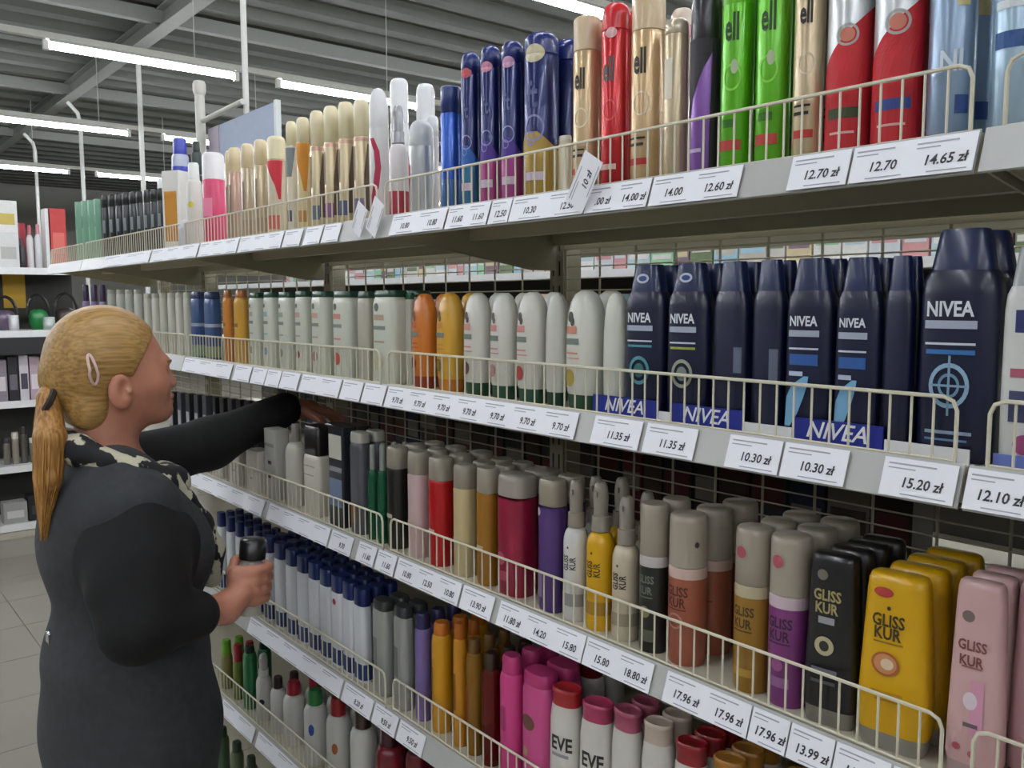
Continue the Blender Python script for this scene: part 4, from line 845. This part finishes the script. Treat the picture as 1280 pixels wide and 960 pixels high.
for i, (xl, xr, yt, c, c2) in enumerate(((-14, 3, 450, '8a7f88', 'd8cfd2'), (4, 17, 446, '232226', '6f6a72'), (18, 30, 444, 'cfc9cc', '4a4450'), (31, 44, 446, 'b9a4ac', 'e4dadc'), (45, 60, 447, '3a3438', '9a8f96'))):
    G(2, xl, xr, yt, '%s carton from left on the third unit shelf' % ORD[i], 'carton', c=c, c2=c2)
for i in range(6):
    G(3, -6+i*11, 4+i*11, 548-(i % 3)*7, '%s metallic jar from left on the fourth unit shelf' % ORD[i], 'jar', 'jar', ['7a756c', 'a39a8c', '5c5852'][i % 3], ['2c2a2a', 'cfc9bc'][i % 2], 'jar')
G(4, -12, 19, 628, 'light grey carton on the lowest unit shelf', 'carton', c='9f9e98', c2='c9c8c2'); G(4, 20, 52, 618, 'black carton on the lowest unit shelf', 'carton', c='19191a', c2='3a3a3c')
# ------------------------------------------------------------ sign over the gondola, conduits from the beam
SY = PY+0.05
pa, pb = on_y(347, 127, SY), on_y(263, 160, SY); zt = float(on_y(308, 143, SY)[2]); xm = float(on_y(308, 143, SY)[0])
e = empty('hanging_sign', (float(pa[0]+pb[0])/2, SY, zt-.3)); tag(e, 'blue grey hanging sign board on a white rod', 'sign')
hw = float(pa[0]-pb[0])/2; cxs = float(pa[0]+pb[0])/2
MB().box(-hw, hw, -.006, .006, -.12, .30).build('board', mat('8f9db8', .5), e); MB().box(hw-.012, hw+.004, -.009, .009, -.12, .305).build('edge_strip', mat('d5dad8', .5), e)
MB().box(-hw-.004, -hw+.10, -.0075, .0075, -.12, .30).build('end_panel', mat('9a8f9c', .5), e)
MB().tube([(xm-cxs, 0, .30), (xm-cxs, 0, BEAM_Z+.2-zt+.3)], .011, 8).build('hanging_rod', mat('d8d8d2', .4), e, True)
pk = on_y(257, 103, SY)
po = empty('display_pole', (float(pk[0]), SY-.025, 1.80)); tag(po, 'cream pole with round knob standing on the gondola', 'pole')
hz = float(pk[2])-1.80
MB().tube([(0, 0, 0), (0, 0, hz-.05)], .018, 10).build('shaft', mat('d6d4ca', .45), po, True); me_obj('knob', loft_mesh('knob', [(hz-.05, .02, .02, 2), (hz-.035, .024, .024, 2), (hz-.01, .024, .024, 2), (hz, .02, .02, 2)], mat('d6d4ca', .45), 14), po)
pr = on_y(262, 152, SY); pq = on_y(312, 128, SY)
MB().tube([(float(pr[0]-pk[0]), 0, float(pr[2])-1.80), (float(pq[0]-pk[0]), 0, float(pq[2])-1.80)], .010, 8).build('arm', mat('cfcdc2', .45), po, True)
for i, (px, py, hook) in enumerate(((97, 128, 1), (48, 168, 1), (175, 62, 0))):
    s = (BEAM_Z-EYE[2])/ray(px, py)[2]; q = EYE+ray(px, py)*s; x, y = float(q[0]), BEAM_Y
    path = [(0, 0, 0), (0, 0, BEAM_Z-.28), (0, -.03, BEAM_Z-.15), (0, -.12, BEAM_Z-.05), (0, -.16, BEAM_Z-.01)] if hook else [(0, 0, 0), (0, 0, BEAM_Z-.01)]
    o = MB().tube(path, .028, 8).build('conduit_pipe', mat('cfd0ca', .45), None, True, (x, y+(.16 if hook else 0), 0)); tag(o, ['white conduit bending off the roof beam, middle of three', 'white conduit bending off the roof beam, leftmost', 'straight white conduit dropping from the roof beam'][i], 'pipe', 'conduit pipes')
# ------------------------------------------------------------ person: signed distance volumes -> one continuous surface
class Field:
    def __init__(s, lo, hi, h):
        s.lo = np.array(lo, float); s.h = h; s.n = np.ceil((np.array(hi)-s.lo)/h).astype(int)+1
        s.F = np.full(tuple(s.n), 0.1, np.float32)
    def sub(s, lo, hi):
        i0 = np.maximum(0, np.floor((np.array(lo)-s.lo)/s.h).astype(int)); i1 = np.minimum(s.n, np.ceil((np.array(hi)-s.lo)/s.h).astype(int)+1)
        if np.any(i1 <= i0): return None
        ax = [s.lo[k]+s.h*np.arange(i0[k], i1[k]) for k in range(3)]
        return tuple(slice(i0[k], i1[k]) for k in range(3)), np.meshgrid(*ax, indexing='ij', sparse=True)
    def put(s, fn, lo, hi, k, neg=False):
        pad = k+3*s.h; r = s.sub(np.array(lo)-pad, np.array(hi)+pad)
        if r is None: return
        sl, g = r; d = fn(*g).astype(np.float32); A = s.F[sl]
        if neg: d = -d; hh = np.maximum(k-np.abs(A-d), 0)/max(k, 1e-6); s.F[sl] = np.maximum(A, d)+hh*hh*k*.25
        else: hh = np.maximum(k-np.abs(A-d), 0)/max(k, 1e-6); s.F[sl] = np.minimum(A, d)-hh*hh*k*.25
    def cone(s, a, b, ra, rb, k=.015, neg=False, sy=1.0, sx=1.0):
        a = np.array(a, float); b = np.array(b, float); m = max(ra, rb)*max(sy, sx)
        S = np.array([sx, sy, 1.0]); aa, bb = a/S, b/S; ab = bb-aa; L = ab@ab+1e-12; mn = min(sx, sy, 1.0)
        def fn(x, y, z):
            px, py, pz = x/sx-aa[0], y/sy-aa[1], z-aa[2]
            t = np.clip((px*ab[0]+py*ab[1]+pz*ab[2])/L, 0, 1)
            return (np.sqrt((px-t*ab[0])**2+(py-t*ab[1])**2+(pz-t*ab[2])**2)-(ra+(rb-ra)*t))*mn
        s.put(fn, np.minimum(a, b)-m, np.maximum(a, b)+m, k, neg)
    def ell(s, c, r, k=.015, neg=False):
        c = np.array(c, float); r = np.array(r, float)
        def fn(x, y, z):
            q = [(x-c[0]), (y-c[1]), (z-c[2])]
            k0 = np.sqrt((q[0]/r[0])**2+(q[1]/r[1])**2+(q[2]/r[2])**2); k1 = np.sqrt((q[0]/r[0]**2)**2+(q[1]/r[1]**2)**2+(q[2]/r[2]**2)**2)+1e-6
            return k0*(k0-1)/k1
        s.put(fn, c-r, c+r, k, neg)
    def mesh(s, name, m):
        F = s.F; I = F < 0; nx, ny, nz = F.shape
        act = np.zeros((nx-1, ny-1, nz-1), np.int8)
        for i in (0, 1):
            for j in (0, 1):
                for k in (0, 1): act += I[i:nx-1+i, j:ny-1+j, k:nz-1+k]
        cells = np.argwhere((act > 0) & (act < 8)); idx = np.full((nx-1, ny-1, nz-1), -1, np.int32); idx[tuple(cells.T)] = np.arange(len(cells))
        c = [(i, j, k) for i in (0, 1) for j in (0, 1) for k in (0, 1)]
        vals = {q: F[cells[:, 0]+q[0], cells[:, 1]+q[1], cells[:, 2]+q[2]] for q in c}
        acc = np.zeros((len(cells), 3)); cnt = np.zeros(len(cells))
        for p in c:
            for ax in range(3):
                if p[ax] == 0:
                    q = tuple(1 if t == ax else p[t] for t in range(3)); a, b = vals[p], vals[q]; mk = (a < 0) != (b < 0)
                    t = np.where(mk, a/np.where(mk, a-b, 1), 0); pt = np.tile(np.array(p, float), (len(cells), 1)); pt[:, ax] = t
                    acc += pt*mk[:, None]; cnt += mk
        V = s.lo+s.h*(cells+acc/cnt[:, None]); faces = []
        for ax in range(3):
            sl0 = [slice(None)]*3; sl1 = [slice(None)]*3; sl0[ax] = slice(0, -1); sl1[ax] = slice(1, None)
            ch = I[tuple(sl0)] != I[tuple(sl1)]; E = np.argwhere(ch); u, v = (ax+1) % 3, (ax+2) % 3
            ok = (E[:, u] > 0) & (E[:, v] > 0) & (E[:, u] < F.shape[u]-1) & (E[:, v] < F.shape[v]-1); E = E[ok]
            ins = I[E[:, 0], E[:, 1], E[:, 2]]
            def cell(du, dv): q = E.copy(); q[:, u] += du; q[:, v] += dv; return idx[q[:, 0], q[:, 1], q[:, 2]]
            Q = np.stack([cell(-1, -1), cell(0, -1), cell(0, 0), cell(-1, 0)], 1); Q[~ins] = Q[~ins][:, ::-1]; faces.append(Q)
        Fc = np.concatenate(faces)
        me = bpy.data.meshes.new(name); me.vertices.add(len(V)); me.vertices.foreach_set('co', V.ravel()); me.loops.add(len(Fc)*4); me.loops.foreach_set('vertex_index', Fc.ravel().astype(np.int32))
        me.polygons.add(len(Fc)); me.polygons.foreach_set('loop_start', np.arange(0, len(Fc)*4, 4)); me.polygons.foreach_set('loop_total', np.full(len(Fc), 4)); me.update(calc_edges=True); me.validate()
        me.polygons.foreach_set('use_smooth', np.ones(len(me.polygons), bool)); me.materials.append(m); return me

def mat_nodes(name, c1, c2, scale, stretch, rough, bump=0.0, lo=.35, hi=.65, kind='noise'):
    m = bpy.data.materials.new(name); m.use_nodes = True; nt = m.node_tree; b = nt.nodes['Principled BSDF']; b.inputs['Roughness'].default_value = rough
    tc = nt.nodes.new('ShaderNodeTexCoord'); mp = nt.nodes.new('ShaderNodeMapping'); mp.inputs['Scale'].default_value = stretch; nt.links.new(tc.outputs['Object'], mp.inputs[0])
    tx = nt.nodes.new('ShaderNodeTexNoise' if kind == 'noise' else 'ShaderNodeTexVoronoi'); tx.inputs['Scale'].default_value = scale; nt.links.new(mp.outputs[0], tx.inputs['Vector'])
    if kind == 'noise': tx.inputs['Detail'].default_value = 4
    cr = nt.nodes.new('ShaderNodeValToRGB'); cr.color_ramp.elements[0].position = lo; cr.color_ramp.elements[1].position = hi; cr.color_ramp.elements[0].color = (*lin(c1), 1); cr.color_ramp.elements[1].color = (*lin(c2), 1)
    nt.links.new(tx.outputs[0], cr.inputs[0]); nt.links.new(cr.outputs[0], b.inputs['Base Color'])
    if bump:
        bp = nt.nodes.new('ShaderNodeBump'); bp.inputs['Strength'].default_value = bump; bp.inputs['Distance'].default_value = .003; nt.links.new(tx.outputs[0], bp.inputs['Height']); nt.links.new(bp.outputs[0], b.inputs['Normal'])
    return m
SKIN = mat_nodes('skin', 'b87a62', 'c68a72', 18, (1, 1, 1), .5); SKIN.node_tree.nodes['Principled BSDF'].inputs['Subsurface Weight'].default_value = .08; SKIN.node_tree.nodes['Principled BSDF'].inputs['Subsurface Radius'].default_value = (.01, .004, .002)
DRESS = mat_nodes('dress_cloth', '2d3032', '34373a', 60, (1, 1, 1), .85, .1); BLACK = mat_nodes('black_knit', '070708', '0b0b0c', 60, (1, 1, 1), .9, .1)
HAIR = mat_nodes('blond_hair', '8a6834', 'b89256', 60, (3, .06, 3), .42, .3); TAIL = mat_nodes('ponytail_hair', '85592a', 'bd8c4a', 55, (4, 4, .15), .4, .35)
SCARF = mat_nodes('scarf_cloth', '15151a', 'c9c4ac', 30, (1, 1, .8), .8, .15, .50, .53)

CX, CY = -1.74, 0.465
person = empty('person', (CX, CY, 0)); tag(person, 'blonde person in grey dress reaching into the shelf with one arm', 'person')
# key joints, local to the person (x = right hand side, y = facing the shelf)
SR, ER, WR = (.13, -.01, 1.235), (.245, -.05, 1.072), (.18, .125, 1.048)
SL, EL, WL = (-.160, .02, 1.27), (-.225, .255, 1.295), (-.212, .445, 1.362)
B = Field((-.33, -.22, -.0), (.33, .64, 1.62), .0042)
B.ell((0, -.012, 1.505), (.074, .094, .098), .02)                 # skull
B.ell((0, .03, 1.455), (.058, .066, .078), .03)                   # face
B.cone((.05, .0, 1.45), (.012, .072, 1.408), .024, .020, .02); B.cone((-.05, .0, 1.45), (-.012, .072, 1.408), .024, .020, .02)
B.ell((0, .082, 1.408), (.02, .017, .016), .012)                  # chin
B.cone((0, .086, 1.492), (0, .101, 1.462), .007, .0105, .012); B.ell((.011, .093, 1.458), (.009, .009, .007), .006); B.ell((-.011, .093, 1.458), (.009, .009, .007), .006)
B.cone((-.03, .078, 1.505), (.03, .078, 1.505), .012, .012, .015)  # brow
B.ell((0, .093, 1.437), (.021, .011, .007), .005); B.ell((0, .091, 1.425), (.018, .011, .007), .005)
B.ell((.036, .052, 1.462), (.03, .03, .03), .02); B.ell((-.036, .052, 1.462), (.03, .03, .03), .02)
for sx in (1, -1):
    B.ell((sx*.031, .092, 1.487), (.014, .010, .008), .006, True)
    B.ell((sx*.079, -.017, 1.458), (.010, .021, .032), .006); B.ell((sx*.076, -.010, 1.436), (.009, .012, .013), .006); B.ell((sx*.092, -.010, 1.463), (.013, .0125, .020), .002, True); B.ell((sx*.084, -.003, 1.457), (.006, .005, .007), .003)
B.cone((0, -.035, 1.29), (0, -.018, 1.43), .060, .052, .03)        # neck
B.cone((-.13, -.01, 1.265), (.13, -.01, 1.265), .040, .040, .04); B.ell((0, .0, 1.18), (.145, .10, .15), .05); B.ell((0, 0, 1.02), (.13, .10, .14), .05); B.ell((0, -.01, .87), (.165, .125, .14), .05)
for a, b, ra, rb in ((SR, ER, .04, .040), (ER, WR, .040, .027), (SL, EL, .045, .042), (EL, WL, .042, .027)): B.cone(a, b, ra, rb, .02)
for sx in (1, -1):
    B.cone((sx*.085, -.01, .84), (sx*.08, .0, .47), .085, .055, .03); B.cone((sx*.08, 0, .47), (sx*.078, -.025, .10), .053, .036, .02); B.cone((sx*.078, -.03, .045), (sx*.085, .11, .03), .036, .026, .02)
def finger(pts, r0, r1, k=.004):
    n = len(pts)-1
    for i in range(n): B.cone(pts[i], pts[i+1], r0+(r1-r0)*i/n, r0+(r1-r0)*(i+1)/n, k)
# right hand closed round a small bottle
BO = np.array([.155, .185, 1.082]); ax_ = np.array([.02, .10, .99]); ax_ /= np.linalg.norm(ax_)
ux = np.array([1, 0, 0.])-ax_*ax_[0]; ux /= np.linalg.norm(ux); uy = np.cross(ax_, ux); BR = .024
def bp_(ang, h, r): a = math.radians(ang); return tuple(BO+ax_*h+(ux*math.cos(a)+uy*math.sin(a))*r)
B.cone(WR, bp_(-45, -.012, BR+.018), .027, .024, .015)
for hgt in (-.03, -.01, .01, .028): B.cone(bp_(-70, hgt*.8, BR+.014), bp_(-8, hgt, BR+.011), .0135, .011, .008)
for hgt, end, r in ((-.031, 150, .0082), (-.011, 172, .009), (.010, 176, .0094), (.030, 165, .009)):
    finger([bp_(a, hgt*(1 if a < 60 else .92), BR+r) for a in np.linspace(-8, end, 7)], r*1.08, r*.82)
finger([bp_(-75, -.005, BR+.013), bp_(-105, .018, BR+.012), bp_(-140, .034, BR+.010), bp_(-172, .040, BR+.009)], .0125, .0085)
# left hand reaching, fingers bent over a cap
wl = np.array(WL); fwd = np.array([.06, .96, -.12]); fwd /= np.linalg.norm(fwd); sd = np.array([1, -.06, 0.]); dn = np.array([0, -.1, -1.])
pc = wl+fwd*.055
B.cone(wl, pc, .027, .024, .012)
for q, ln in zip((-.030, -.010, .010, .029), (.066, .078, .082, .072)):
    k0 = wl+fwd*.045+sd*q*.85; k1 = wl+fwd*.088+sd*q
    B.cone(k0, k1, .0125, .0105, .01); p1 = k1+fwd*ln*.45+dn*.012; p2 = p1+fwd*ln*.25+dn*ln*.28; p3 = p2+fwd*ln*.03+dn*ln*.30
    finger([k1, p1, p2, p3], .0095, .0072)
t0 = wl+fwd*.03+sd*.026; finger([t0, t0+fwd*.03+sd*.02+dn*.02, t0+fwd*.06+sd*.018+dn*.045, t0+fwd*.08+sd*.01+dn*.06], .0125, .0085)
body = me_obj('body', B.mesh('body', SKIN), person)
for sx in (1, -1):
    me_obj('eye', loft_mesh('eye', [(-.0095, .001, .001, 2)]+[(.0105*math.sin(t), .0105*math.cos(t), .0105*math.cos(t), 2) for t in np.linspace(-1.2, 1.2, 7)]+[(.0102, .001, .001, 2)], mat('e6e2dc', .2), 14), person, (sx*.031, .0725, 1.487))
    me_obj('iris', loft_mesh('iris', [(0, .0045, .0045, 2), (.0012, .004, .004, 2)], mat('4a5a60', .2), 12), person, (sx*.031, .0823, 1.487), (-math.pi/2, 0, 0))
    MB().tube([(sx*(.016+.009*i), .094-.0015*i*i, 1.503+.004*math.sin(i*.9)) for i in range(4)], .003, 5).build('eyebrow', mat('8a6a40', .7), person, True)
MB().tube([(-.018+.009*i, .098-.0011*abs(i-2)**2, 1.4315) for i in range(5)], .0016, 5).build('lip_line', mat('8a4a44', .5), person, True)
# grey sleeveless dress
Dr = Field((-.27, -.24, .38), (.27, .26, 1.40), .0055)
Dr.cone((-.135, -.015, 1.255), (.135, -.015, 1.255), .060, .060, .04, sy=1.25); Dr.cone((-.06, -.03, 1.305), (.06, -.03, 1.305), .05, .05, .04); Dr.ell((0, -.02, 1.18), (.165, .128, .15), .06); Dr.ell((.07, .065, 1.145), (.085, .078, .09), .06); Dr.ell((-.07, .065, 1.145), (.085, .078, .09), .06)
Dr.cone((0, 0, 1.13), (0, .0, .98), .118, .118, .05, sx=1.3, sy=1.05); Dr.cone((0, -.005, .92), (0, .0, .80), .145, .155, .05, sx=1.28, sy=1.02); Dr.cone((0, 0, .80), (0, 0, .44), .155, .14, .03, sx=1.25, sy=1.0)
Dr.ell((0, .03, 1.42), (.07, .075, .08), .01, True)
dress = me_obj('dress', Dr.mesh('dress', DRESS), person)
MB().tube([(.1475*1.02*math.cos(t), .123*1.04*math.sin(t), 1.0+.006*math.sin(3*t)) for t in np.linspace(0, 2*math.pi, 40, endpoint=False)], .0035, 5, True).build('waist_seam', DRESS, dress, True)
MB().box(-.012, .012, -.142, -.134, .985, 1.012).build('belt_buckle', mat('b9bcc2', .2, .9), dress)
# black long sleeved top
Sl = Field((-.34, -.2, .90), (.35, .46, 1.42), .0048)
Sl.cone((.165, -.015, 1.235), (.18, -.02, 1.19), .046, .056, .03); Sl.cone((.17, -.02, 1.195), (.205, -.035, 1.13), .056, .06, .03, sy=1.4); Sl.cone((.195, -.03, 1.15), ER, .064, .055, .03, sy=1.1); e2 = np.array(ER)+(np.array(WR)-np.array(ER))*.62; Sl.cone(ER, tuple(e2), .055, .044, .03)
Sl.ell((.13, -.01, 1.16), (.055, .112, .11), .04)
Sl.cone(SL, EL, .068, .056, .03); Sl.cone(EL, (WL[0], WL[1]-.01, WL[2]-.002), .055, .041, .03); Sl.ell((-.135, .0, 1.17), (.058, .112, .13), .04)
me_obj('black_top', Sl.mesh('black_top', BLACK), person)
# hair
H = Field((-.12, -.16, 1.36), (.12, .13, 1.64), .0036)
H.ell((0, -.022, 1.513), (.084, .103, .101), .02); H.ell((0, -.085, 1.475), (.05, .045, .045), .03); H.cone((-.03, -.06, 1.42), (.03, -.06, 1.42), .035, .035, .03)
H.ell((0, .108, 1.438), (.14, .122, .130), .012, True)
for sx in (1, -1): H.ell((sx*.085, -.008, 1.452), (.03, .027, .036), .008, True)
H.ell((0, .03, 1.37), (.12, .075, .06), .01, True)
hair = me_obj('hair', H.mesh('hair', HAIR), person)
mb = MB(); random.seed(3)
for i in range(0):
    t0_ = random.uniform(.2, 2.95); ph = random.uniform(-.35, .35); pts = []
    for j in range(9):
        u = j/8; th = 1.15-u*2.35+ph*.2            # front hairline -> tie at the back
        r = 1.012; y = -.022+.103*r*math.sin(th)*1.0; rad = math.cos(th)
        pts.append((.084*r*rad*math.cos(t0_), y, 1.513+.101*r*rad*math.sin(t0_)-.02*u*u))
    mb.tube(pts, [.0005]+[.0018]*7+[.0008], 4)
T = Field((-.08, -.24, 1.16), (.10, -.06, 1.52), .0036)
T.cone((.0, -.105, 1.47), (.02, -.122, 1.448), .02, .018, .01); T.cone((.02, -.122, 1.448), (.045, -.128, 1.38), .018, .026, .01); T.cone((.045, -.128, 1.38), (.05, -.135, 1.31), .026, .022, .01); T.cone((.05, -.135, 1.31), (.045, -.145, 1.23), .022, .007, .01)
tail = me_obj('ponytail', T.mesh('ponytail', TAIL), hair)
mb = MB()
for i in range(46):
    a = i*2.4; rr = random.uniform(.6, 1.05); pts = []
    for z, cx_, cy_, r in ((1.45, .02, -.122, .018), (1.38, .045, -.128, .026), (1.31, .05, -.135, .023), (1.24, .046, -.144, .010), (1.215+random.uniform(-.02, .02), .045, -.147, .006)): pts.append((cx_+r*rr*math.cos(a), cy_+r*rr*math.sin(a), z))
    mb.tube(pts, [.0015, .0028, .0028, .0018, .0006], 4)
tag(mb.build('ponytail_strands', TAIL, hair, True), kind='stuff')
MB().tube([(.022+.025*math.cos(t), -.126+.012*math.sin(t), 1.444+.022*math.sin(t)) for t in np.linspace(0, 2*math.pi, 16, endpoint=False)], .006, 6, True).build('hair_tie', mat('2a1c14', .7), hair, True)
MB().tube([(.0875-.010*abs(math.sin(t)), -.062+.0075*math.cos(t)*(1 if math.sin(t) < 0 else .75)-.004*math.sin(t), 1.500+.027*math.sin(t)) for t in np.linspace(0, 2*math.pi, 20, endpoint=False)], .0026, 6, True).build('hair_clip', mat('e6c9c0', .35), hair, True)
# scarf
S = Field((-.16, -.14, 1.02), (.16, .26, 1.45), .0045)
path = [(0, -.095, 1.363), (.05, -.085, 1.354), (.085, -.05, 1.336), (.098, .0, 1.313), (.09, .05, 1.283), (.078, .09, 1.240), (.066, .122, 1.188), (.055, .145, 1.128), (.045, .15, 1.068)]
for sx in (1, -1):
    for i in range(len(path)-1):
        a, b = path[i], path[i+1]; ra = .024+.004*math.sin(i*2.1); rb = .024+.004*math.sin((i+1)*2.1)
        S.cone((sx*a[0], a[1], a[2]), (sx*b[0], b[1], b[2]), ra, rb, .012)
S.cone((.03, .085, 1.268), (-.03, .085, 1.268), .035, .035, .02)
me_obj('scarf', S.mesh('scarf', SCARF), person)
# bottle in the right hand
e = empty('held_bottle', (CX+BO[0], CY+BO[1], BO[2])); e.rotation_euler = Vector(ax_).to_track_quat('Z', 'Y').to_euler()
me_obj('body', loft_mesh('body', [(-.065, .021, .021, 2), (-.06, BR-.0005, BR-.0005, 2), (.03, BR-.0005, BR-.0005, 2), (.042, .017, .017, 2)], pm('b9b4ac'), 20), e)
me_obj('cap', loft_mesh('cap', [(.042, .018, .018, 2), (.044, .025, .025, 2), (.078, .025, .025, 2), (.083, .020, .020, 2)], pm('151414'), 20), e)
tag(e, 'small pale bottle with black cap held in the near hand', 'bottle')
